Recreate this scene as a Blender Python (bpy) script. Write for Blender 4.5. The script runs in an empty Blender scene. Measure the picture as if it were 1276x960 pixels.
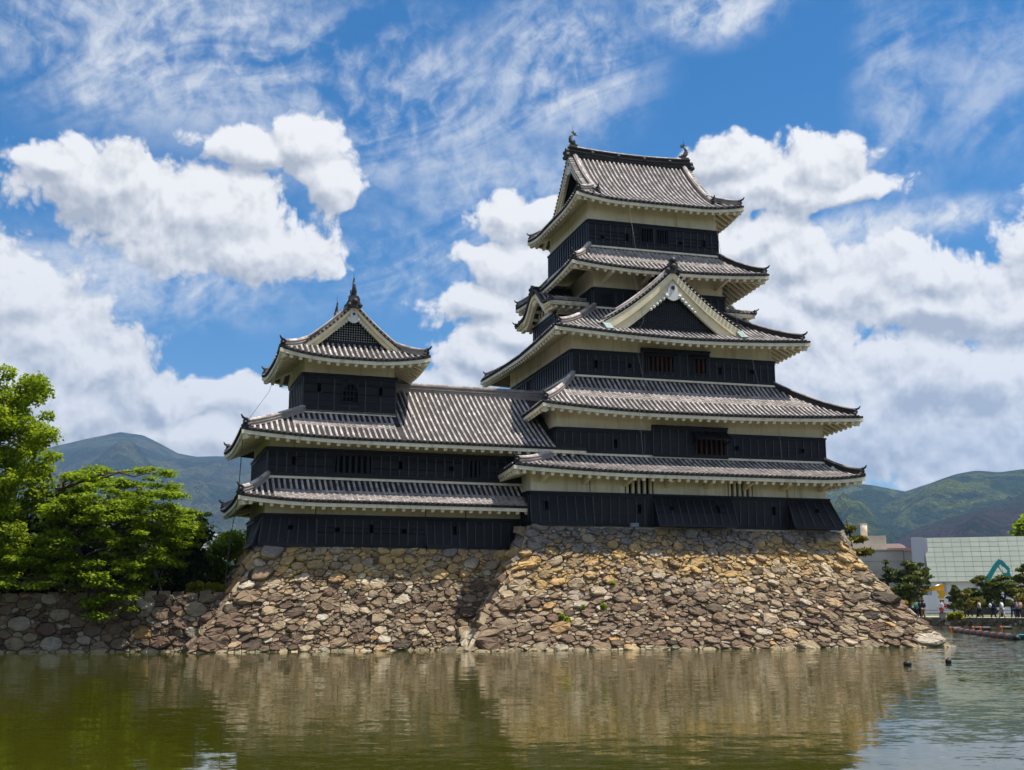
import bpy, bmesh, math, random
import numpy as np
from mathutils import Vector, Matrix, noise as mnoise
R = math.radians
random.seed(7)
rng = np.random.default_rng(11)
scene = bpy.context.scene
COL = scene.collection

# ------------------------------------------------------------------ camera
CAM = np.array([-26.372, -65.540, 2.156])
YAW, PITCH, FPX = 0.27264, 0.19055, 1420.14
cam_d = bpy.data.cameras.new('camera')
cam_o = bpy.data.objects.new('camera', cam_d)
COL.objects.link(cam_o)
cam_o.location = CAM
cam_o.rotation_euler = (math.pi / 2 + PITCH, 0, -YAW)
cam_d.sensor_fit = 'HORIZONTAL'
cam_d.sensor_width = 36
cam_d.lens = FPX / 1276 * 36
cam_d.clip_start = 0.5
cam_d.clip_end = 40000
scene.camera = cam_o
FW = np.array([math.sin(YAW) * math.cos(PITCH), math.cos(YAW) * math.cos(PITCH), math.sin(PITCH)])
RT = np.array([math.cos(YAW), -math.sin(YAW), 0])
UP = np.cross(RT, FW)


def ray(px, py):
    return FW + RT * (px - 638) / FPX - UP * (py - 480) / FPX


def at_v(px, py, v):
    d = ray(px, py)
    return CAM + d * ((v - CAM[1]) / d[1])


def at_z(px, py, z):
    d = ray(px, py)
    return CAM + d * ((z - CAM[2]) / d[2])


def at_dist(px, py, dist):
    """point on the sight line at a horizontal distance"""
    d = ray(px, py)
    return CAM + d * (dist / math.hypot(d[0], d[1]))


# ------------------------------------------------------------------ light
SUN = np.array([0.36, -0.14, 1.0])
SUN = SUN / np.linalg.norm(SUN)
SUN_EL = math.asin(SUN[2])
SUN_AZ = math.atan2(SUN[0], SUN[1])
sun_d = bpy.data.lights.new('sun', 'SUN')
sun_d.energy = 5.0
sun_d.angle = R(0.55)
sun_d.color = (1.0, 0.94, 0.84)
sun_o = bpy.data.objects.new('sun', sun_d)
COL.objects.link(sun_o)
sun_o.rotation_euler = Vector((-SUN[0], -SUN[1], -SUN[2])).to_track_quat('-Z', 'Y').to_euler()
scene.view_settings.view_transform = 'Standard'
scene.view_settings.look = 'None'
scene.view_settings.gamma = 1
scene.view_settings.exposure = 0.50
scene.cycles.max_bounces = 6
scene.cycles.diffuse_bounces = 3
scene.cycles.glossy_bounces = 3
scene.cycles.volume_bounces = 0

# ------------------------------------------------------------------ node helper
class NT:
    def __init__(self, tree):
        self.t = tree

    def n(self, typ, **kw):
        nd = self.t.nodes.new(typ)
        for k, v in kw.items():
            setattr(nd, k, v)
        return nd

    def link(self, a, b):
        self.t.links.new(a, b)

    def put(self, sock, v):
        if isinstance(v, bpy.types.NodeSocket):
            self.link(v, sock)
        elif v is not None:
            sock.default_value = v

    def math(self, op, a, b=None, c=None, clamp=False):
        nd = self.n('ShaderNodeMath', operation=op, use_clamp=clamp)
        self.put(nd.inputs[0], a)
        if b is not None:
            self.put(nd.inputs[1], b)
        if c is not None:
            self.put(nd.inputs[2], c)
        return nd.outputs[0]

    def vmath(self, op, a, b=None, scale=None):
        nd = self.n('ShaderNodeVectorMath', operation=op)
        self.put(nd.inputs[0], a)
        if b is not None:
            self.put(nd.inputs[1], b)
        if scale is not None:
            self.put(nd.inputs['Scale'], scale)
        return nd.outputs[0]

    def comb(self, x, y, z):
        nd = self.n('ShaderNodeCombineXYZ')
        for i, v in enumerate((x, y, z)):
            self.put(nd.inputs[i], v)
        return nd.outputs[0]

    def smooth(self, x, a, b, lo=0.0, hi=1.0):
        nd = self.n('ShaderNodeMapRange', interpolation_type='SMOOTHSTEP')
        self.put(nd.inputs['Value'], x)
        self.put(nd.inputs['From Min'], a)
        self.put(nd.inputs['From Max'], b)
        self.put(nd.inputs['To Min'], lo)
        self.put(nd.inputs['To Max'], hi)
        return nd.outputs[0]

    def noise(self, vec, scale, detail=4, rough=0.55, dist=0.0, lac=2.0):
        nd = self.n('ShaderNodeTexNoise')
        if vec is not None:
            self.link(vec, nd.inputs['Vector'])
        nd.inputs['Scale'].default_value = scale
        nd.inputs['Detail'].default_value = detail
        nd.inputs['Roughness'].default_value = rough
        nd.inputs['Distortion'].default_value = dist
        nd.inputs['Lacunarity'].default_value = lac
        return nd.outputs['Fac']

    def noise2(self, vec, scale, detail=4, rough=0.55, dist=0.0):
        nd = self.n('ShaderNodeTexNoise', noise_dimensions='2D')
        self.link(vec, nd.inputs['Vector'])
        nd.inputs['Scale'].default_value = scale
        nd.inputs['Detail'].default_value = detail
        nd.inputs['Roughness'].default_value = rough
        nd.inputs['Distortion'].default_value = dist
        return nd.outputs['Fac']

    def ramp(self, fac, stops, interp='LINEAR'):
        nd = self.n('ShaderNodeValToRGB')
        nd.color_ramp.interpolation = interp
        e = nd.color_ramp.elements
        while len(e) < len(stops):
            e.new(0.5)
        for i, (p, c) in enumerate(stops):
            e[i].position = p
            e[i].color = (*c, 1) if len(c) == 3 else c
        self.put(nd.inputs[0], fac)
        return nd.outputs[0]

    def mix(self, fac, a, b, blend='MIX'):
        nd = self.n('ShaderNodeMix', data_type='RGBA', blend_type=blend)
        self.put(nd.inputs[0], fac)
        for s, v in ((nd.inputs[6], a), (nd.inputs[7], b)):
            if isinstance(v, tuple) and len(v) == 3:
                v = (*v, 1)
            self.put(s, v)
        return nd.outputs[2]


# ------------------------------------------------------------------ sky: Nishita plus clouds, all in directions of the dome
world = bpy.data.worlds.new('World')
scene.world = world
world.use_nodes = True
wt = world.node_tree
wt.nodes.clear()
W = NT(wt)


def azel(px, py):
    d = ray(px, py)
    return math.degrees(math.atan2(d[0], d[1])), math.degrees(math.atan2(d[2], math.hypot(d[0], d[1])))


def cloud_group():
    """cumulus density over the sky dome; the heaps are listed by where they stand in the sky"""
    g = bpy.data.node_groups.new('cumulus_density', 'ShaderNodeTree')
    g.interface.new_socket('P', in_out='INPUT', socket_type='NodeSocketVector')
    g.interface.new_socket('D', in_out='OUTPUT', socket_type='NodeSocketFloat')
    G = NT(g)
    gi = G.n('NodeGroupInput')
    go = G.n('NodeGroupOutput')
    P = gi.outputs[0]
    w1 = G.n('ShaderNodeTexNoise', noise_dimensions='2D')
    G.link(P, w1.inputs['Vector'])
    w1.inputs['Scale'].default_value = 0.24
    w1.inputs['Detail'].default_value = 2
    warp = G.vmath('MULTIPLY', G.vmath('SUBTRACT', w1.outputs['Color'], (0.5, 0.5, 0.5)), (2.6, 1.9, 0))
    P2 = G.vmath('ADD', P, warp)
    blobs = [
        (150, 232, 115, 42), (245, 268, 135, 55), (330, 312, 90, 34), (75, 212, 60, 14),
        (385, 180, 40, 30), (405, 232, 42, 42), (320, 185, 70, 22),
        (15, 385, 85, 62), (60, 430, 100, 60), (130, 460, 60, 42), (0, 490, 120, 60), (100, 520, 170, 46),
        (215, 500, 62, 36), (290, 500, 70, 30), (250, 545, 170, 40), (345, 520, 80, 30),
        (560, 482, 58, 26), (500, 500, 60, 30), (640, 420, 60, 30), (690, 280, 48, 32), (640, 335, 60, 30), (600, 450, 60, 26),
        (905, 215, 60, 36), (1020, 205, 62, 34), (960, 240, 125, 26), (1060, 235, 40, 16),
        (985, 330, 95, 34), (1110, 335, 52, 34), (1045, 365, 130, 46), (1190, 380, 130, 34), (1276, 390, 100, 44),
        (1130, 470, 100, 52), (1240, 470, 80, 46), (1080, 540, 190, 60), (1250, 560, 150, 60), (970, 470, 90, 60),
        (960, 400, 120, 40), (1150, 345, 90, 30), (930, 300, 80, 30), (640, 270, 40, 30), (600, 380, 60, 26), (880, 300, 80, 30),
        (-150, 300, 140, 60), (1420, 330, 150, 70), (-180, 480, 160, 80), (1450, 500, 170, 90), (630, 560, 300, 60)]
    acc = None
    for (px, py, a, b) in blobs:
        az, el = azel(px, py)
        k = math.degrees(1 / FPX) * 0.98
        q = G.vmath('MULTIPLY', G.vmath('SUBTRACT', P2, (az, el, 0)), (1 / (a * k), 1 / (b * k), 0))
        ln = G.n('ShaderNodeVectorMath', operation='LENGTH')
        G.link(q, ln.inputs[0])
        f = G.math('SUBTRACT', 1.0, ln.outputs['Value'])
        if acc is None:
            acc = f
        else:
            acc = G.math('SMOOTH_MAX', acc, f, 0.15)
    # beyond the pictured sky, unseen broken cloud added to whiten the ambient light
    sx = G.n('ShaderNodeSeparateXYZ')
    G.link(P, sx.inputs[0])
    away = G.math('MAXIMUM', G.smooth(G.math('ABSOLUTE', G.math('SUBTRACT', sx.outputs[0], 15.6)), 34.0, 50.0), G.smooth(sx.outputs[1], 38.0, 52.0))
    acc = G.math('MAXIMUM', acc, G.math('SUBTRACT', G.math('MULTIPLY', away, 1.82), 2.0))
    n1 = G.noise2(P2, 0.34, 8, 0.62, 0.0)
    n2 = G.n('ShaderNodeTexVoronoi', voronoi_dimensions='2D', feature='F1')
    G.link(G.vmath('ADD', P, G.vmath('MULTIPLY', warp, (0.35, 0.35, 0))), n2.inputs['Vector'])
    n2.inputs['Scale'].default_value = 0.50
    n2.inputs['Detail'].default_value = 2.5
    n2.inputs['Roughness'].default_value = 0.55
    n2.inputs['Lacunarity'].default_value = 2.3
    d = G.math('ADD', G.math('MAXIMUM', acc, -2.0), G.math('MULTIPLY', G.math('SUBTRACT', n1, 0.5), 1.35))
    d = G.math('ADD', d, G.math('MULTIPLY', G.math('SUBTRACT', 0.42, n2.outputs['Distance']), 0.44))
    d = G.math('ADD', d, 0.42)
    G.link(d, go.inputs[0])
    return g


tc = W.n('ShaderNodeTexCoord')
sep = W.n('ShaderNodeSeparateXYZ')
W.link(tc.outputs['Generated'], sep.inputs[0])
dx, dy, dz = sep.outputs
az = W.math('MULTIPLY', W.math('ARCTAN2', dx, dy), 180 / math.pi)
el = W.math('MULTIPLY', W.math('ARCTAN2', dz, W.math('SQRT', W.math('ADD', W.math('MULTIPLY', dx, dx), W.math('MULTIPLY', dy, dy)))), 180 / math.pi)
P = W.comb(az, el, 0.0)
cg = cloud_group()


def dens(vec):
    nd = W.n('ShaderNodeGroup')
    nd.node_tree = cg
    W.link(vec, nd.inputs[0])
    return nd.outputs[0]


D0 = dens(P)
D1 = dens(W.vmath('ADD', P, (0.22, 0.62, 0)))
cover = W.smooth(D0, -0.06, 0.25)
lit = W.math('MULTIPLY', W.math('SUBTRACT', D0, D1), 1.12)
lit = W.math('ADD', lit, 0.74)
lit = W.math('SUBTRACT', lit, W.smooth(D0, 0.5, 1.5, 0.0, 0.16))
lit = W.math('SUBTRACT', lit, W.smooth(W.noise2(W.vmath('MULTIPLY', P, (0.8, 1.5, 1)), 0.13, 3, 0.5), 0.46, 0.68, 0.0, 0.34))
det = W.noise2(P, 1.4, 4, 0.6)
lit = W.math('ADD', lit, W.math('MULTIPLY', W.math('SUBTRACT', det, 0.5), 0.24))
cum_col = W.ramp(lit, [(0.0, (0.50, 0.52, 0.57)), (0.3, (0.66, 0.675, 0.70)), (0.55, (0.83, 0.83, 0.835)), (0.85, (1.03, 1.005, 0.975)), (1.0, (1.12, 1.095, 1.06))])
# thin high cloud: streaks and ripples, thickest on the left and in a band above the keep
st = W.vmath('MULTIPLY', P, (0.09, 0.30, 1))
rotv = W.n('ShaderNodeVectorRotate', rotation_type='Z_AXIS')
W.link(P, rotv.inputs['Vector'])
rotv.inputs['Angle'].default_value = R(-20)
st = W.vmath('MULTIPLY', rotv.outputs[0], (0.10, 0.28, 1))
c1 = W.noise2(st, 1.0, 7, 0.58, 0.7)
c2 = W.noise2(P, 0.95, 5, 0.62, 0.3)
zones = None
for (px, py, a, b, h) in [(230, 60, 330, 110, 1.1), (480, 130, 260, 120, 1.0), (700, 80, 130, 100, 1.15), (880, 10, 110, 45, 1.25), (150, 350, 260, 60, 1.0),
                          (560, 330, 200, 70, 0.9), (1130, 275, 190, 26, 1.25), (1120, 120, 60, 150, 0.62), (1230, 90, 100, 120, 0.55), (110, 115, 30, 22, 1.0), (620, 240, 160, 90, 0.85)]:
    a_, e_ = azel(px, py)
    k = math.degrees(1 / FPX)
    q = W.vmath('MULTIPLY', W.vmath('SUBTRACT', P, (a_, e_, 0)), (1 / (a * k), 1 / (b * k), 0))
    ln = W.n('ShaderNodeVectorMath', operation='LENGTH')
    W.link(q, ln.inputs[0])
    f = W.math('MULTIPLY', W.smooth(ln.outputs['Value'], 1.35, 0.2), h)
    zones = f if zones is None else W.math('MAXIMUM', zones, f)
thin = W.math('ADD', W.math('MULTIPLY', c1, 0.75), W.math('MULTIPLY', c2, 0.5))
thin = W.math('ADD', W.smooth(thin, 0.44, 0.92), W.smooth(c1, 0.35, 0.7, 0.0, 0.22))
thin = W.math('MULTIPLY', W.math('MULTIPLY', thin, zones), 0.84, clamp=True)
sky = W.n('ShaderNodeTexSky', sky_type='NISHITA')
sky.sun_disc = False
sky.sun_elevation = SUN_EL
sky.sun_rotation = SUN_AZ
sky.altitude = 600
sky.air_density = 1.0
sky.dust_density = 0.6
sky.ozone_density = 2.6
SKY_STRENGTH = 0.086
hs = W.n('ShaderNodeHueSaturation')
hs.inputs['Saturation'].default_value = 1.5
hs.inputs['Hue'].default_value = 0.500
W.link(sky.outputs[0], hs.inputs['Color'])
skyc = W.mix(1.0, hs.outputs[0], (SKY_STRENGTH,) * 3, 'MULTIPLY')
c = W.mix(thin, skyc, (0.56, 0.575, 0.60))
c = W.mix(cover, c, W.mix(1.0, cum_col, (0.65, 0.65, 0.65), 'MULTIPLY'))
bg = W.n('ShaderNodeBackground')
W.link(c, bg.inputs['Color'])
bg.inputs['Strength'].default_value = 1.0
wo = W.n('ShaderNodeOutputWorld')
W.link(bg.outputs[0], wo.inputs['Surface'])
world.cycles.sampling_method = 'MANUAL'
world.cycles.sample_map_resolution = 512
# ------------------------------------------------------------------ materials
MAT = {}


def new_mat(name):
    m = bpy.data.materials.new(name)
    m.use_nodes = True
    t = m.node_tree
    t.nodes.clear()
    N = NT(t)
    out = N.n('ShaderNodeOutputMaterial')
    b = N.n('ShaderNodeBsdfPrincipled')
    N.link(b.outputs[0], out.inputs['Surface'])
    MAT[name] = m
    return m, N, b, out


def rnd_island(N):
    return N.n('ShaderNodeNewGeometry').outputs['Random Per Island']


def bump(N, b, h, strength=0.4, dist=0.02):
    bp = N.n('ShaderNodeBump')
    bp.inputs['Strength'].default_value = strength
    bp.inputs['Distance'].default_value = dist
    N.link(h, bp.inputs['Height'])
    N.link(bp.outputs[0], b.inputs['Normal'])


def simple(name, col, rough=0.7, var=0.25, scale=3.0, island=0.0, spec=0.3, bumps=0.0, metal=0.0, bscale=None):
    m, N, b, out = new_mat(name)
    pos = N.n('ShaderNodeNewGeometry').outputs['Position']
    n = N.noise(pos, scale, 5, 0.6)
    lo = tuple(c * (1 - var) for c in col)
    hi = tuple(min(1, c * (1 + var)) for c in col)
    c = N.ramp(n, [(0.3, lo), (0.7, hi)])
    if island:
        r = rnd_island(N)
        c = N.mix(1.0, c, N.ramp(r, [(0, (1 - island,) * 3), (1, (1 + island,) * 3)]), 'MULTIPLY')
    N.link(c, b.inputs['Base Color'])
    b.inputs['Roughness'].default_value = rough
    b.inputs['Specular IOR Level'].default_value = spec
    b.inputs['Metallic'].default_value = metal
    if bumps:
        bump(N, b, N.noise(pos, bscale or scale * 6, 4, 0.6), bumps)
    return m


simple('tile_pale', (0.43, 0.385, 0.36), 0.75, 0.32, 0.9, 0.36, 0.3, 0.15)
simple('tile_dark', (0.030, 0.027, 0.026), 0.8, 0.35, 2.0, 0.25, 0.3, 0.2)
simple('tile_mid', (0.28, 0.245, 0.225), 0.8, 0.3, 1.6, 0.3, 0.3, 0.2)
simple('ornament', (0.045, 0.043, 0.045), 0.6, 0.3, 5.0, 0.2, 0.4, 0.3)
simple('bronze', (0.05, 0.045, 0.04), 0.5, 0.4, 8.0, 0.2, 0.5, 0.3)
simple('copper', (0.24, 0.33, 0.31), 0.6, 0.3, 4.0, 0.0, 0.4)
simple('gable_cream', (0.84, 0.71, 0.48), 0.7, 0.12, 2.0, 0.06, 0.2)
simple('carved_white', (0.72, 0.70, 0.66), 0.7, 0.12, 6.0, 0.0, 0.2)
simple('red_bar', (0.050, 0.019, 0.011), 0.7, 0.4, 5.0, 0.3, 0.2)
simple('gable_back', (0.16, 0.15, 0.14), 0.9, 0.2, 3.0, 0, 0.0)
simple('dark_void', (0.006, 0.006, 0.006), 0.9, 0.2, 3.0, 0, 0.0)
simple('cable', (0.06, 0.06, 0.055), 0.5, 0.2, 3.0)
simple('moss_ground', (0.07, 0.075, 0.03), 0.95, 0.5, 0.5)
simple('gravel_path', (0.46, 0.41, 0.35), 0.9, 0.15, 0.6)
simple('dry_grass', (0.16, 0.16, 0.05), 0.95, 0.4, 0.8)
simple('plain_ground', (0.14, 0.14, 0.09), 0.95, 0.4, 0.02)
simple('bark', (0.085, 0.062, 0.047), 0.9, 0.4, 5.0, 0, 0.2, 0.6)
simple('bark_pale', (0.20, 0.17, 0.14), 0.9, 0.3, 5.0, 0, 0.2, 0.5)
simple('white_hoarding', (0.80, 0.81, 0.86), 0.5, 0.05, 0.2, 0.05)
simple('soffit_brown', (0.13, 0.10, 0.065), 0.9, 0.3, 2.0)  # smoke-browned boarding, with the shade under the eaves also put into the colour
simple('facade_line', (0.34, 0.36, 0.33), 0.6, 0.05, 0.2)
simple('facade_panel', (0.58, 0.61, 0.50), 0.45, 0.05, 0.15, 0.05)
simple('grey_panel', (0.44, 0.45, 0.51), 0.6, 0.08, 0.3, 0.05)
simple('concrete_tan', (0.60, 0.50, 0.38), 0.85, 0.2, 0.25, 0.05)
simple('concrete_grey', (0.40, 0.37, 0.33), 0.85, 0.2, 0.2, 0.05)
simple('roof_rust', (0.34, 0.16, 0.10), 0.7, 0.2, 0.3, 0.05)
simple('roof_white', (0.66, 0.64, 0.60), 0.5, 0.08, 0.3, 0.0)
simple('teal_paint', (0.0, 0.26, 0.30), 0.35, 0.12, 1.0, 0.05, 0.5)
simple('yellow_paint', (0.78, 0.42, 0.0), 0.4, 0.08, 1.0, 0.05, 0.5)
simple('machine_dark', (0.03, 0.03, 0.03), 0.6, 0.3, 2.0)
simple('machine_glass', (0.03, 0.04, 0.05), 0.1, 0.1, 2.0, 0, 0.6)
simple('steel', (0.45, 0.45, 0.45), 0.35, 0.1, 2.0, 0, 0.5, 0, 0.7)
simple('rubber_black', (0.014, 0.014, 0.015), 0.55, 0.3, 3.0, 0.2, 0.4)
simple('orange_strap', (0.42, 0.12, 0.03), 0.6, 0.1, 3.0)
simple('floodlight_blue', (0.16, 0.19, 0.26), 0.5, 0.1, 3.0)
simple('skin', (0.45, 0.28, 0.20), 0.6, 0.05, 3.0)
simple('hair', (0.02, 0.016, 0.014), 0.6, 0.2, 9.0)
for nm, c in dict(green=(0.03, 0.20, 0.13), purple=(0.05, 0.04, 0.09), black=(0.015, 0.015, 0.018), white=(0.72, 0.72, 0.72), red=(0.42, 0.05, 0.06),
                  navy=(0.02, 0.025, 0.06), beige=(0.50, 0.42, 0.32), pink=(0.55, 0.32, 0.27), grey=(0.2, 0.2, 0.22), tan=(0.30, 0.22, 0.14)).items():
    simple('cloth_' + nm, c, 0.85, 0.15, 6.0)


def mk_plaster():
    m, N, b, out = new_mat('plaster')
    pos = N.n('ShaderNodeNewGeometry').outputs['Position']
    big = N.noise(pos, 0.5, 5, 0.6)
    st = N.noise(N.vmath('MULTIPLY', pos, (2.6, 2.6, 0.35)), 1.0, 6, 0.65)
    c = N.ramp(big, [(0.3, (0.72, 0.65, 0.49)), (0.65, (0.86, 0.79, 0.63))])
    stain = N.smooth(st, 0.47, 0.74, 0.0, 0.6)
    c = N.mix(stain, c, (0.40, 0.34, 0.25))
    N.link(c, b.inputs['Base Color'])
    b.inputs['Roughness'].default_value = 0.85
    b.inputs['Specular IOR Level'].default_value = 0.2
    bump(N, b, N.noise(pos, 6.0, 5, 0.6), 0.12, 0.03)


mk_plaster()


def mk_lacquer():
    m, N, b, out = new_mat('black_board')
    pos = N.n('ShaderNodeNewGeometry').outputs['Position']
    r = rnd_island(N)
    st = N.noise(N.vmath('MULTIPLY', pos, (1.2, 1.2, 14.0)), 1.0, 4, 0.6)
    c = N.ramp(r, [(0, (0.0065, 0.0060, 0.0078)), (1, (0.0135, 0.0125, 0.0155))])
    wear = N.smooth(st, 0.55, 0.8, 0.0, 0.5)
    c = N.mix(wear, c, (0.028, 0.026, 0.031))
    N.link(c, b.inputs['Base Color'])
    b.inputs['Specular IOR Level'].default_value = 0.26
    N.link(N.smooth(st, 0.2, 0.8, 0.42, 0.62), b.inputs['Roughness'])
    bump(N, b, st, 0.15, 0.01)


mk_lacquer()
simple('black_batten', (0.030, 0.030, 0.036), 0.38, 0.3, 4.0, 0.2, 0.45)  # lighter than the boards: sky highlights put into the batten colour


def mk_stone(name, tan_z0, tan_z1, tan_z2, dark=1.0, ruddy=0.5):
    m, N, b, out = new_mat(name)
    geo = N.n('ShaderNodeNewGeometry')
    pos = geo.outputs['Position']
    r = geo.outputs['Random Per Island']
    sp = N.n('ShaderNodeSeparateXYZ')
    N.link(pos, sp.inputs[0])
    wn = N.n('ShaderNodeTexWhiteNoise', noise_dimensions='1D')
    N.link(N.math('MULTIPLY', r, 917.3), wn.inputs['W'])
    r2 = wn.outputs['Value']
    d = dark
    red = [(0.0, (0.085 * d, 0.066 * d, 0.047 * d)), (0.2, (0.185 * d, 0.122 * d, 0.082 * d)), (0.4, (0.275 * d, 0.195 * d, 0.122 * d)),
           (0.6, (0.21 * d, 0.155 * d, 0.108 * d)), (0.8, (0.36 * d, 0.28 * d, 0.175 * d)), (0.93, (0.50 * d, 0.44 * d, 0.34 * d)), (1.0, (0.46 * d, 0.27 * d, 0.10 * d))]
    tan = [(0.0, (0.28, 0.20, 0.11)), (0.3, (0.46, 0.32, 0.15)), (0.55, (0.58, 0.38, 0.15)), (0.75, (0.34, 0.26, 0.165)), (0.9, (0.62, 0.51, 0.34)), (1.0, (0.34, 0.27, 0.21))]
    ca = N.ramp(r, red)
    cb = N.ramp(r2, tan)
    lowf = N.noise(pos, 0.35, 3, 0.5)
    zz = N.math('ADD', sp.outputs[2], N.math('ADD', N.math('MULTIPLY', N.math('SUBTRACT', r2, 0.5), 1.6), N.math('MULTIPLY', N.math('SUBTRACT', lowf, 0.5), 3.0)))
    f = N.math('MULTIPLY', N.smooth(zz, tan_z0, tan_z1), N.smooth(zz, tan_z2 + 1.0, tan_z2, 0.1, 1.0))
    c = N.mix(f, ca, cb)
    grey = N.ramp(r2, [(0.0, (0.12, 0.11, 0.11)), (0.5, (0.20, 0.185, 0.18)), (0.85, (0.26, 0.24, 0.22)), (1.0, (0.40, 0.32, 0.20))])
    c = N.mix(N.smooth(zz, tan_z2, tan_z2 + 0.8, 0.0, 0.9), c, grey)
    # mottling inside the stone
    n1 = N.noise(pos, 3.2, 6, 0.65)
    c = N.mix(1.0, c, N.ramp(n1, [(0.25, (0.62, 0.60, 0.60)), (0.75, (1.25, 1.25, 1.25))]), 'MULTIPLY')
    # lichen
    n2 = N.noise(pos, 5.5, 5, 0.7)
    n3 = N.noise(pos, 0.8, 2, 0.5)
    li = N.math('MULTIPLY', N.smooth(n2, 0.60, 0.66, 0.0, 0.75), N.smooth(n3, 0.42, 0.62))
    c = N.mix(li, c, (0.52, 0.50, 0.45))
    # wet dark and pale line at the water
    c = N.mix(N.smooth(sp.outputs[2], 0.16, 0.05, 0.0, 0.55), c, (0.42, 0.36, 0.22))
    N.link(c, b.inputs['Base Color'])
    b.inputs['Roughness'].default_value = 0.88
    b.inputs['Specular IOR Level'].default_value = 0.25
    h = N.math('ADD', N.math('MULTIPLY', N.noise(pos, 4.5, 6, 0.7), 1.0), N.math('MULTIPLY', N.noise(pos, 18.0, 3, 0.6), 0.25))
    bump(N, b, h, 0.6, 0.09)


mk_stone('stone', 2.7, 4.2, 4.9)
mk_stone('stone_low', 8.0, 9.0, 9.5, 0.68)
simple('stone_gap', (0.11, 0.085, 0.06), 0.95, 0.5, 3.0, 0, 0.1, 0.8)


def mk_leaf(name, cols, trans=0.45, rough=0.55):
    m, N, b, out = new_mat(name)
    r = rnd_island(N)
    pos = N.n('ShaderNodeNewGeometry').outputs['Position']
    n = N.noise(pos, 0.7, 2, 0.5)
    f = N.math('ADD', N.math('MULTIPLY', r, 0.6), N.math('MULTIPLY', n, 0.4))
    st = [(0.15 + 0.7 * i / (len(cols) - 1), c) for i, c in enumerate(cols)]
    c = N.ramp(f, st)
    N.link(c, b.inputs['Base Color'])
    b.inputs['Roughness'].default_value = rough
    b.inputs['Specular IOR Level'].default_value = 0.25
    tr = N.n('ShaderNodeBsdfTranslucent')
    N.link(N.mix(1.0, c, (1.25, 1.3, 0.7), 'MULTIPLY'), tr.inputs['Color'])
    ms = N.n('ShaderNodeMixShader')
    ms.inputs[0].default_value = trans
    N.link(b.outputs[0], ms.inputs[1])
    N.link(tr.outputs[0], ms.inputs[2])
    N.link(ms.outputs[0], out.inputs['Surface'])


mk_leaf('leaf_bright', [(0.10, 0.155, 0.008), (0.21, 0.28, 0.010), (0.35, 0.41, 0.016)], 0.52)
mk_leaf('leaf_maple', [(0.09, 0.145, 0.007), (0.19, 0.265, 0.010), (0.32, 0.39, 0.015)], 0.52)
mk_leaf('leaf_dark', [(0.018, 0.034, 0.007), (0.034, 0.058, 0.010), (0.06, 0.09, 0.014)], 0.25)
mk_leaf('leaf_mid', [(0.05, 0.085, 0.008), (0.09, 0.14, 0.011), (0.14, 0.19, 0.016)], 0.35)
mk_leaf('leaf_yellow', [(0.16, 0.17, 0.012), (0.26, 0.24, 0.015), (0.34, 0.28, 0.02)], 0.4)
mk_leaf('leaf_rust', [(0.22, 0.12, 0.012), (0.30, 0.17, 0.02), (0.34, 0.22, 0.03)], 0.4)
mk_leaf('needle', [(0.035, 0.055, 0.010), (0.08, 0.105, 0.014), (0.17, 0.17, 0.02)], 0.2)
mk_leaf('needle_gold', [(0.07, 0.08, 0.010), (0.15, 0.14, 0.014), (0.26, 0.20, 0.02)], 0.2)


def mk_water():
    m, N, b, out = new_mat('moat_water')
    pos = N.n('ShaderNodeNewGeometry').outputs['Position']
    b.inputs['Base Color'].default_value = (0.040, 0.042, 0.003, 1)
    b.inputs['Roughness'].default_value = 0.035
    b.inputs['IOR'].default_value = 1.333
    b.inputs['Specular IOR Level'].default_value = 0.5
    rv = N.n('ShaderNodeVectorRotate', rotation_type='Z_AXIS')
    N.link(pos, rv.inputs['Vector'])
    rv.inputs['Angle'].default_value = R(15)
    gust = N.noise(pos, 0.055, 3, 0.5)
    sp = N.n('ShaderNodeSeparateXYZ')
    N.link(pos, sp.inputs[0])
    # the breeze reaches the open water right of the keep; the lee of the walls on the left stays calm
    breeze = N.smooth(N.math('ADD', N.math('ADD', sp.outputs[0], N.math('MULTIPLY', sp.outputs[1], 0.25)), N.math('MULTIPLY', gust, 26.0)), -12.0, 24.0, 0.048, 0.32)
    acc = None
    for sx_, sc, w in (((1.0, 2.4, 1), 0.9, 0.8), ((1.0, 2.2, 1), 3.2, 0.8), ((1.0, 2.0, 1), 9.0, 0.55)):
        t = N.n('ShaderNodeTexNoise')
        N.link(N.vmath('MULTIPLY', rv.outputs[0], sx_), t.inputs['Vector'])
        t.inputs['Scale'].default_value = sc
        t.inputs['Detail'].default_value = 2
        t.inputs['Roughness'].default_value = 0.5
        v = N.vmath('MULTIPLY', N.vmath('SUBTRACT', t.outputs['Color'], (0.5, 0.5, 0.5)), (0.45 * w, 1.25 * w, 0))
        acc = v if acc is None else N.vmath('ADD', acc, v)
    nv = N.vmath('ADD', N.vmath('SCALE', acc, scale=breeze), (0, 0, 1))
    N.link(N.vmath('NORMALIZE', nv), b.inputs['Normal'])


mk_water()


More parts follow.
